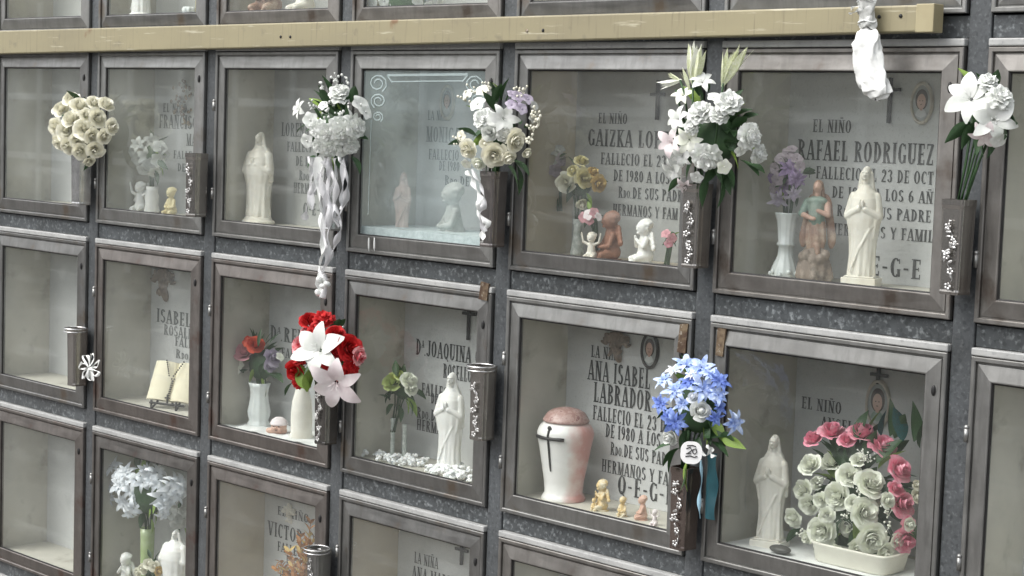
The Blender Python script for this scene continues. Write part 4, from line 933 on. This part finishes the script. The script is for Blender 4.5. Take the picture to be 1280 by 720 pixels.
# urn
fz=FZ(4,2); p=at(705,600,.095); s=mpp(p); H=at(705,508,.095).z-fz; k=H/120
t=thing('cremation_urn','large white urn with pink blush, pink lid and black crucifix','urn',(p.x,.095,fz))
ub=[(28,0),(29,2),(27,6),(24.5,10),(26,25),(30,48),(33.5,68),(36,80),(37,87),(35.5,92),(32.5,97),(28,100.5),(27,101)]
def ur(z):
    z/=k
    for (a,b),(c_,d) in zip(ub[:-1],ub[1:]):
        if b<=z<=d: return k*(a+(c_-a)*(z-b)/(d-b))
    return 0
obj('urn_body',MB().lathe([(a*k,b*k) for a,b in ub],n=64).mesh('urn_body',URN,True),t)
o=obj('urn_lid',MB().lathe([(28.5*k,101.1*k),(30*k,102*k),(30*k,104*k),(28.8*k,105.5*k),(27.5*k,108*k),(24*k,113*k),(17*k,117*k),(9*k,119*k),(4*k,119.6*k),(.02*k,120*k)],n=64).mesh('urn_lid',URNLID,True),t)
a0=math.atan2(-.78,.30)
def onurn(a,z,o_=.0015): rr=ur(z)+o_; return Vector((rr*math.cos(a),rr*math.sin(a),z))
mb=MB(); ac=a0-.25
mb.tube([onurn(ac,z*k) for z in (97,92,86,78,68,58,48,40)],[.0022,.003,.003,.003,.003,.003,.0028,.0018],8)
mb.tube([onurn(ac+q,83*k,.003) for q in (-.62,-.45,-.25,0,.25,.45,.60)],[.0045,.005,.0045,.004,.0045,.005,.0045],8)
mb.ell(onurn(ac,96*k,.003),(.007,.004,.006),None,10,6)
obj('black_crucifix',mb.mesh('black_crucifix',BLACK,True),t)

# small figurines
cherub('tiny white angel with both arms raised, left of the pale flower vase',1,1,175,226,PLASTER,.09,.3,'up',pyb=250)
vase('small white statuette vase holding pale flowers, behind dusty glass',1,1,190,[(9,0),(10,3),(8,10),(9,20),(7,28),(8,33)],PLASTER,.10,'small_vase',250)
bouquet('pale grey white flowers in the small white vase behind dusty glass','bouquet',(187,192),.095,29,
 [('lily','white',172,180,11),('lily','grey',190,176,11),('blossom','white',200,184,10),('lily','white',183,196,12),('blossom','grey',172,198,9),('blossom','white',197,200,9),('lily','grey',205,192,10),('blossom','white',179,212,9),('blossom','white',193,215,9),('blossom','grey',187,206,9),('blossom','grey',166,188,8)],at(190,222,.10),nleaf=14,leafL=18,inner=True,front=.03)
cherub('small yellowish child figurine near the silver ornament of the holder',1,1,214,233,WAX,.08,.2,'hold',False,pyb=255,name='child_figurine')
# etched niche figures
madonna('pinkish slim angel figure standing in the middle of the etched niche',3,1,503,214,PINKRES,.10,.85,'disc',True,turn=.5,pyb=265,name='angel_figurine',seed=6)
madonna('ghostly pale slim figure at the left of the etched niche',3,1,472,222,PLASTER,.13,.9,'disc',turn=.2,pyb=265,name='angel_figurine',seed=7)
cherub('grey angel leaning at the right of the etched niche',3,1,566,226,GREYRES,.12,-.4,'hold',False,pyb=268)
# niche (4,1)
cherub('brown clay angel with bent head under pink blossoms',4,1,763,262,TERRA,.09,-.5,'hold',True,pyb=310)
cherub('small cream lamb like angel leaning on the brown clay angel',4,1,739,289,IVORY,.055,.3,'up',False,pyb=312)
cherub('white kneeling angel with praying hands beside the brown one',4,1,805,272,PLASTER,.085,-.5,'pray',pyb=320)
t,tp,s=vase('slim clear vase with the yellow roses, behind the brown angel',4,1,722,[(8,0),(8.5,4),(6,20),(5,34),(6.5,46)],TUBEG,.13,'slim_vase',290)
bouquet('yellow and ochre roses in the slim vase of the brown angel niche','bouquet',(722,224),.12,36,
 [('rose','yellow',727,200,10),('rose','cream',706,228,14),('rose','yellow',732,222,14),('rose','gold',750,230,12),('rosebud','cream',728,256,9),('rosebud','gold',742,214,9),('rosebud','yellow',716,213,9)],tp,nleaf=12,leafL=22,inner=True,front=.035)
bouquet('grey lilac dried blossoms left of the yellow roses','bouquet',(690,206),.14,24,[('blossom','grey',695,190,9),('blossom','mauve',701,200,9),('blossom','grey',688,205,10),('carnation','grey',686,217,12),('blossom','mauve',694,213,9),('blossom','grey',700,186,7)],at(700,250,.14),nleaf=8,leafL=16,inner=True,front=.05)
bouquet('small spray of pink blossoms above the brown clay angel','flower spray',(738,270),.06,18,[('blossom','softpink',729,272,7),('blossom','pinkwhite',736,268,8),('blossom','softpink',743,266,7),('blossom','pinkwhite',748,271,6),('blossom','softpink',737,276,6)],at(745,300,.08),nleaf=5,leafL=12,inner=True,front=.03)
bouquet('little pink flower sprig right of the white praying angel','flower spray',(836,296),.07,16,[('blossom','softpink',832,292,7),('blossom','softpink',840,298,7),('blossom','pink',836,304,6)],at(833,322,.08),nleaf=5,leafL=12,inner=True,front=.03)
# niche (5,1)
t,tp,s=vase('tall white ornate vase with flared top, purple lilies in it',5,1,981,[(15,0),(17,3),(17,10),(14,18),(9.5,28),(8.5,40),(11,41),(11,44),(9.5,46),(10.5,60),(12,72),(14.5,80),(15,82)],PORC,.10,'ornate_vase',330,fold=lambda q,z:.04*math.cos(12*q))
mb=MB()
for kk in range(10): a=kk*.63; mb.ell((17.5*s*math.cos(a),17.5*s*math.sin(a),7*s+.004*math.sin(3*kk)),(.006,.006,.006),None,8,6)
obj('vase_beads',mb.mesh('vase_beads',PORC,True),t)
bouquet('purple lilies and faded heather in the tall ornate vase','bouquet',(983,220),.09,36,
 [('starflower','purple',988,211,17),('starflower','purple',982,232,16),('starflower','lilac',974,249,15),('starflower','purple',997,224,13),('blossom','mauve',976,198,9),('blossom','mauve',985,192,9),('blossom','mauve',996,198,9),('blossom','mauve',969,210,9),('blossom','mauve',972,224,9),('blossom','mauve',1000,208,8),('blossom','mauve',968,236,8),('starflower','lilac',992,242,11),('blossom','mauve',990,186,7),('blossom','purple',965,222,8)],tp,LEAF,24,20,inner=True,front=.03)
fz=FZ(5,1); p=at(1018,330,.10); H=at(1015,224,.10).z-fz
t=thing('painted_saint_figure','painted winged saint with green chest and red brown robe on a rock','statue',(p.x,.10,fz),None,.35); g=lambda *q:Vector(q)*H
mb=MB(); mb.lathe([(.15*H,.0),(.17*H,.05*H),(.15*H,.16*H),(.12*H,.27*H),(.09*H,.33*H),(.03*H,.35*H)],n=40,sy=.8,fold=lambda q,z:.12*math.cos(5*q+20*z)+.08*math.cos(9*q))
for kk in range(5): a=-2.6+kk*.55; mb.ell(g(.13*math.cos(a),.10*math.sin(a),.24+.03*math.sin(2*kk)),(.045*H,.045*H,.05*H))
obj('rock_base',sculpt(mb,'rock_base',ROCK,H/90,1),t)
mb=MB(); mb.lathe([(.085*H,.32*H),(.10*H,.40*H),(.095*H,.5*H),(.085*H,.58*H),(.06*H,.62*H)],n=48,sy=.75,fold=lambda q,z:.10*math.cos(8*q+30*z))
mb.cap(g(.03,-.05,.36),g(.05,-.08,.28),.035*H,.025*H); mb.cap(g(-.04,-.03,.36),g(-.05,-.03,.28),.035*H,.025*H)
obj('robe',sculpt(mb,'robe',REDBR,H/120,1),t)
mb=MB(); mb.cap(g(0,0,.60),g(0,0,.76),.08*H,.085*H); mb.ell(g(0,-.01,.79),(.105*H,.07*H,.05*H)); mb.cap(g(-.10,0,.78),g(-.14,-.05,.66),.04*H,.035*H)
obj('green_tunic',sculpt(mb,'green_tunic',GREENP,H/120,1),t)
mb=MB(); mb.cap(g(0,0,.82),g(0,-.005,.89),.032*H); mb.ell(g(0,-.01,.925),(.045*H,.05*H,.058*H)); mb.ell(g(0,-.06,.918),(.008*H,.012*H,.014*H)); mb.cap(g(-.14,-.05,.66),g(-.02,-.10,.62),.03*H,.022*H); mb.ell(g(0,-.105,.62),(.025*H,.02*H,.02*H)); mb.cap(g(.10,0,.76),g(.13,-.07,.66),.034*H,.03*H); mb.cap(g(.13,-.07,.66),g(.04,-.11,.70),.03*H,.02*H)
obj('head_and_arms',sculpt(mb,'head_and_arms',FLESH,H/130,1),t)
mb=MB(); mb.ell(g(0,.015,.94),(.052*H,.05*H,.058*H)); mb.cap(g(.03,.03,.92),g(.045,.03,.84),.025*H,.02*H); mb.cap(g(-.03,.03,.92),g(-.045,.03,.84),.025*H,.02*H); obj('hair',mb.mesh('hair',REDBR,True),t)
for sgn in (-1,1):
    mb=MB()
    for kk in range(6): mb.ell(g(sgn*(.085+.012*kk),.065,.77-.07*kk),(.045*H,.022*H,.10*H),(0,sgn*(-18+4*kk),0))
    obj('wing',sculpt(mb,'wing',REDBR,H/110,1),t)
# niche (1,2) open book
fz=FZ(1,2); C=at(216,478,.10); s=mpp(C)
t=thing('open_book','open cream book with a rosary over its fold, on a small dark stand','book',(C.x,.10,fz))
tilt=Matrix.Rotation(R(-24),4,'X'); base_=Matrix.Translation((C.x,.085,fz+.022))
for sg in (-1,1):
    W=.088; Hh=.135
    def fn(u,v,sg=sg): 
        x=sg*u*W; b=.020*math.sin(min(1,u*1.05)*math.pi*.9)**.7+.004; return base_@tilt@Vector((x,-b,v*Hh))
    mb=MB().grid(fn,14,6)
    def fb(u,v,sg=sg): return base_@tilt@Vector((sg*u*W,.004-.010*u,v*Hh))
    mb.grid(fb,14,6)
    for v in (0,1):
        mb.grid(lambda u,w,sg=sg,v=v: Vector(fn(u,v)).lerp(Vector(fb(u,v)),w),14,3)
    mb.grid(lambda u,w,sg=sg: Vector(fn(1,u)).lerp(Vector(fb(1,u)),w),6,3)
    wpart('page_block',mb,PAGE,t)
mb=MB(); pts=[]
for kk in range(19):
    v=kk/18; 
    for sg in (-1,1): 
        x=sg*max(0,(.035*(1-v*1.9))) if v<.55 else sg*.002
        q=base_@tilt@Vector((x,-.030 if abs(x)>.006 else -.016,Hh*(1.0-v*.98)))
        mb.ell(q,.0030,None,8,6)
q0=base_@tilt@Vector((0,-.022,.02)); mb.box(q0.x-.002,q0.x+.002,q0.y-.004,q0.y,q0.z-.035,q0.z).box(q0.x-.010,q0.x-.0022,q0.y-.004,q0.y,q0.z-.014,q0.z-.010).box(q0.x+.0022,q0.x+.010,q0.y-.004,q0.y,q0.z-.014,q0.z-.010)
wpart('rosary',mb,BLACK,t,True)
mb=MB(); 
for sx in (-.05,.05): mb.tube([(C.x+sx,.05,fz),(C.x+sx*.9,.075,fz+.018),(C.x+sx*.8,.15,fz+.11)],.004,8); mb.tube([(C.x+sx*.8,.15,fz+.11),(C.x+sx,.17,fz)],.004,8); mb.tube([(C.x+sx,.05,fz+.003),(C.x+sx,.05,fz+.03)],.004,8)
mb.tube([(C.x-.07,.068,fz+.016),(C.x+.07,.068,fz+.016)],.004,8); wpart('book_stand',mb,BLACK,t,True); t.rotation_euler=(0,0,.35)
# niche (2,2)
t,tp,s=vase('white fluted vase with coral and pink roses',2,2,324,[(14,0),(15,3),(13.5,6),(12,9),(14,15),(14.5,20),(12,32),(11,42),(12,50),(14,56)],PORC,.115,'fluted_vase',500,fold=lambda q,z:.035*math.cos(10*q))
bouquet('coral, pink and lilac roses with fern in the white fluted vase','bouquet',(322,452),.11,40,
 [('rose','coral',319,430,12),('rose','softpink',304,438,14),('rose','lilac',342,446,12),('rosebud','lilac',339,457,10),('rosebud','coral',310,426,9),('blossom','greenwhite',300,456,6),('blossom','greenwhite',296,463,6),('blossom','greenwhite',350,446,6)],tp,nleaf=44,leafL=22,inner=True,front=.03,lk='blade',leaves=[(310,462,200,22,LEAF),(340,466,-10,24,LEAF),(325,466,60,24,LEAF),(305,466,160,24,LEAF)])
fz=FZ(2,2); p=at(349,522,.075); s=mpp(p)
t=thing('doll_head_figurine','small pink baby face figurine in a cap, lying right of the fluted vase','figurine',(p.x,.075,fz+.004),None,.5); r_=10*s
mb=MB(); mb.ell((0,0,r_*.9),(r_,r_*.95,r_)); mb.ell((0,-r_*.95,r_*.82),(r_*.16,r_*.2,r_*.15)); mb.ell((-.45*r_,-r_*.75,r_*.65),(.3*r_,.3*r_,.28*r_)); mb.ell((.45*r_,-r_*.75,r_*.65),(.3*r_,.3*r_,.28*r_)); mb.cap((.6*r_,.1*r_,.4*r_),(-1.3*r_,-.2*r_,.35*r_),.45*r_,.35*r_)
obj('face',sculpt(mb,'face',FLESH,r_/22,2),t)
mb=MB(); mb.lathe([(1.08*r_,1.15*r_),(1.14*r_,1.25*r_),(1.08*r_,1.36*r_),(.9*r_,1.75*r_),(.5*r_,2.05*r_),(.02*r_,2.12*r_)],n=32,fold=lambda q,z:.03*math.cos(14*q)); obj('cap',mb.mesh('cap',P['pinkwhite'],True),t)
mb=MB()
for sx in (-1,1): mb.ell((sx*.36*r_,-r_*.9,r_*1.02),(.11*r_,.05*r_,.07*r_),None,8,6)
mb.ell((0,-r_*.92,r_*.5),(.16*r_,.06*r_,.05*r_),None,8,6); obj('eyes_and_mouth',mb.mesh('eyes_and_mouth',HAIR,True),t)
vase('tall pale green white candle vase under the red bouquet',2,2,377,[(14,0),(15,3),(13,10),(13.5,30),(12,48),(9,60),(7,68),(6,72)],WARMW,.085,'candle_vase',520)
# niche (3,2)
for dx,hh in ((491,50),(504,44)): pass
t,tp,s=vase('pair of slim speckled tubes holding a yellow green rose and a white one',3,2,491,[(3.2,0),(3.4,2),(2.8,8),(2.6,46),(3.4,52)],TUBEG,.10,'slim_vase',540,n=20)
o=obj('second_tube',MB().lathe([(3.2*s,0),(2.8*s,8*s),(2.5*s,40*s),(3.1*s,46*s),(2.2*s,45*s)],c=(13*s*1.35,.01,0),n=20).mesh('second_tube',TUBEG,True),t)
bouquet('yellow green rose and pale rose with bright leaves beside the white madonna','bouquet',(500,482),.10,30,[('rose','lime',489,476,13),('rose','greenwhite',512,474,12),('rose','greenwhite',515,484,11),('rosebud','lime',499,468,8)],tp,nleaf=16,leafL=22,inner=True,front=.04,leafm=LEAF,leaves=[(492,505,230,20,LEAF),(488,500,150,20,LEAF),(498,506,-60,20,LEAF)])
# niche (4,2) trinkets
cherub('small gold ochre angel at the foot of the urn',4,2,752,598,GOLDY,.075,-.4,'pray',pyb=632)
cherub('low cream and gold figurine right of the gold angel',4,2,778,620,GOLDY,.065,.3,'hold',False,pyb=640)
cherub('brown sleeping baby figurine near the silver holder flowers',4,2,803,618,FLESH,.075,-.7,'hold',False,pyb=645,name='baby_figurine')
cherub('tiny pink and white trinket angel at the right front of the urn niche',4,2,818,636,P['pinkwhite'],.05,.2,'up',False,pyb=655)
cherub('tiny ochre trinket figure left of the gold angel',4,2,742,622,GOLDY,.055,.5,'hold',False,pyb=638)
# niche (5,2)
fz=FZ(5,2); c0=at(1076,700,.105)
t=thing('rose_planter','long cream planter box for the basket of roses','planter',(c0.x,.10,fz+.005))
hw=.108; mb=MB(); lv=[(0,.90),(.003,.93),(.038,1.0),(.041,1.03),(.046,1.03),(.046,.97),(.03,.95)]
vs=[];fs=[]
sec=[(math.copysign(abs(math.cos(a))**.35,math.cos(a))*hw,math.copysign(abs(math.sin(a))**.35,math.sin(a))*.055) for a in [2*math.pi*q/40 for q in range(40)]]
for z,sc_ in lv: vs+=[(x*sc_,y*sc_,z) for x,y in sec]
for j in range(len(lv)-1):
    for q in range(40): fs.append((j*40+q,j*40+(q+1)%40,(j+1)*40+(q+1)%40,(j+1)*40+q))
fs+=[tuple(range(39,-1,-1)),tuple((len(lv)-1)*40+q for q in range(40))]
obj('planter_box',mb.add(vs,fs).mesh('planter_box',mat('cream_planter',(.68,.67,.58),.5,0,[((.6,.58,.5),12,.4,.7)],(40,.08)),True),t)
rb=bouquet('big arrangement of greenish white roses edged with pink roses','bouquet',(1068,618),.135,92,
 [('rose','greenwhite',x,y,r*1.02) for x,y,r in [(1012,580,15),(1039,575,15),(1061,593,15),(1089,603,19),(1044,620,19),(1002,613,14),(1010,631,14),(1082,640,19),(991,648,13),(1027,664,20),(1060,658,15),(1091,673,20)]]+
 [('rose','pink',x,y,r*1.04) for x,y,r in [(1016,547,14),(1040,537,16),(1077,538,18),(1105,556,18),(1126,586,18),(1130,628,18),(1134,675,17)]]+[('rose','greenwhite',x,y,r) for x,y,r in [(1066,628,11),(1020,603,10),(1072,574,10),(1034,644,11),(1110,625,11),(1008,672,10),(1046,690,12),(1074,684,13),(1108,690,13),(1122,676,10),(1098,622,11),(1026,625,11)]]+[('rose','pink',1058,549,12),('rose','pink',1120,610,11),('rose','pink',1136,655,11),('rose','cream',1147,620,10),('rosebud','greenwhite',1137,655,10),('rosebud','cream',1146,606,8)],
 Vector((c0.x,.10,fz+.06)),nleaf=98,leafL=40,inner=True,front=.030,depth=.75,leaves=[(1095,690,-70,30,LEAF),(1050,668,-80,26,LEAF),(1000,660,230,24,LEAF),(1130,650,-40,30,LEAF),(1112,545,80,46,LEAF),(1142,552,82,48,LEAF),(1128,552,95,40,LEAF3),(1102,545,88,30,LEAF3),(1118,548,70,36,LEAF),(1150,560,85,36,LEAF)])
filler(rb,P['greenwhite'],.06,[(1078,566),(1086,572),(1070,612),(1108,640),(1056,640),(1000,668),(1108,655),(1025,600)],9,8,.0022)
fz=FZ(5,2); p=at(975,692,.045); t=thing('pebble','flat dark pebble on the cloth before the madonna','pebble',(p.x,.045,fz+.005)); mb=MB().ell((0,0,.010),(.030,.018,.010)); obj('stone',sculpt(mb,'stone',PEBBLE,.0015,1),t)
# row 3
t,tp,s=vase('green glazed tube vase under the ice blue lilies',1,3,184,[(9,0),(9.5,3),(8,10),(8.5,40),(8.8,56),(9,64)],GREENV,.10,'tube_vase',690)
fz=FZ(1,3); tz=at(185,660,.10).z
for ch in t.children: ch.scale=(1,1,(tz-fz)/(64*s))
bouquet('dome of ice blue and white lilies in the green tube vase','bouquet',(182,612),.06,54,
 [('silverlily' if (x+y)%3 else 'starflower','ice',x,y,r*1.12) for x,y,r in [(141,582,13),(157,590,14),(150,606,14),(135,606,12),(170,600,13),(184,590,14),(197,590,14),(153,627,14),(167,636,13),(178,603,12),(202,619,13),(213,610,13),(226,604,13),(205,632,12),(222,618,13),(163,613,12),(190,602,11),(232,612,11),(146,594,11),(217,601,11),(137,622,11),(172,620,11),(212,625,11),(196,606,10),(160,642,9),(204,643,9)]],Vector((at(185,660,.10).x,.10,tz)),nleaf=30,leafL=24,inner=True,front=.03,depth=.5)
bouquet('grey drooping blossoms right of the green tube vase','flower spray',(220,646),.08,18,[('blossom','grey',214,642,9),('blossom','grey',224,648,9),('blossom','grey',229,640,8),('blossom','grey',220,655,8),('blossom','grey',232,654,7)],at(220,680,.10),nleaf=6,leafL=14,inner=True,front=.03)
madonna('small white bell shaped angel at the right of the ice blue lilies',1,3,219,660,PLASTER,.07,1.5,'disc',turn=.2,pyb=710,name='angel_figurine',seed=5)
cherub('small white figurine low in the corner left of the green tube vase',1,3,157,690,PLASTER,.07,.3,'pray',pyb=715)
bouquet('cream rosebuds at the foot of the green tube vase','bouquet',(188,708),.06,20,[('rosebud','cream',178,711,8),('rosebud','cream',193,708,8),('rosebud','cream',186,704,8),('rosebud','gold',199,714,7),('rosebud','cream',172,716,7)],at(188,740,.07),nleaf=8,leafL=12,inner=True,front=.03)
fz=FZ(2,3); t=thing('dried_fern','dried orange fronds standing behind the silver ring','dried plant',at(378,745,.05)); 
for kk,(x0,y0,x1,y1) in enumerate([(376,740,388,655),(374,740,376,672),(372,740,362,690),(378,740,392,672),(380,740,394,690),(370,740,352,705),(378,742,384,684),(374,742,368,702),(376,742,345,712)]):
    a=at(x0,y0,.045+.004*kk);b_=at(x1,y1,.03+.006*kk); mb=MB(); cp=(a+b_)*.5+Vector((.004,0,.006)); pt=[a*(1-u)**2+cp*2*u*(1-u)+b_*u*u for u in [q/10 for q in range(11)]]
    mb.tube(pt,.0014,5); wpart('frond_stem',mb,P['dried'],t)
    for q in range(2,11):
        for sg in (-1,1): putleaf(t,P['dried'] if (q+kk)%4 else P['gold'],pt[q],(pt[q]-pt[q-1])*60+Vector((sg*.9,random.uniform(-.4,.2),.3)),.030,'leaf')
# row 0
madonna('white angel hem just visible at the upper edge, left of the yellow candle',1,0,176,-80,PLASTER,.06,1.1,'disc',pyb=14,name='angel_figurine')
vase('yellow candle at the right end of the top row niche',1,0,250,[(6,0),(6,60),(5,62)],WAX,.03,'candle',10,cat='candle')
vase('white shell bowl left of the yellow candle',1,0,237,[(5,0),(8,3),(9,10),(7,13)],PORC,.025,'shell_bowl',14,fold=lambda q,z:.08*math.cos(9*q),cat='bowl')
cherub('brown standing figure cut off by the upper edge',2,0,336,-60,REDBR,.06,.2,'hold',False,pyb=10)
cherub('grey white figure to the right of the brown one at the upper edge',2,0,380,-50,IVORY,.06,-.2,'pray',False,pyb=10)
bouquet('hanging white lace flowers at the upper edge of the photo','flower spray',(505,-2),.03,60,[('blossom','white',452+14*k,9-(k%3)*4,8) for k in range(8)],at(505,-60,.05),nleaf=4,leafL=16,inner=True,front=.02)

# ------------------------------------------------------------------ facing niche block across the alley: seen only as reflections in panes and steel
ow=MB().box(-30,20,-7.6,-7.2,0,2.95)
o=wpart('opposite_wall',ow,mat('pale_render',(.24,.235,.22),.8,0,[((.16,.155,.145),1.3,.4,.7)],(8,.2)),None); tag(o,kind='structure')
mb=MB()
for z in (.55,1.2,1.85,2.5): mb.box(-30,20,-7.198,-7.16,z,z+.07)
for k in range(40): mb.box(-22+.9*k,-21.93+.9*k,-7.157,-7.13,.1,2.9)
wpart('wall_bands',mb,mat('white_bands',(.85,.85,.83),.6),o)

# ------------------------------------------------------------------ light
w=bpy.data.worlds.new('World'); SC.world=w; w.use_nodes=True; nt=w.node_tree
sky=nt.nodes.new('ShaderNodeTexSky'); sky.sky_type='NISHITA'; sky.sun_disc=False; sky.sun_elevation=R(52); sky.sun_rotation=R(205); sky.dust_density=4; sky.air_density=1.0; sky.ozone_density=.6
hs=nt.nodes.new('ShaderNodeHueSaturation'); hs.inputs['Saturation'].default_value=.22; hs.inputs['Value'].default_value=2.15
nt.links.new(sky.outputs[0],hs.inputs['Color']); nt.links.new(hs.outputs[0],nt.nodes['Background'].inputs['Color']); nt.nodes['Background'].inputs['Strength'].default_value=.15
sl=bpy.data.lights.new('sun','SUN'); so=bpy.data.objects.new('sun',sl); COL.objects.link(so); sl.energy=1.3; sl.angle=R(40); sl.color=(1,.965,.92)
el,az=R(52),R(205)     # from the front left, high
d=Vector((math.sin(az)*math.cos(el),math.cos(az)*math.cos(el),math.sin(el))); so.rotation_euler=(-d).to_track_quat('-Z','Y').to_euler(); so.location=(0,-5,6)
SC.view_settings.view_transform='Standard'; SC.view_settings.look='None'; SC.view_settings.exposure=0; SC.view_settings.gamma=1
SC.cycles.max_bounces=10; SC.cycles.transparent_max_bounces=12; SC.cycles.use_denoising=True
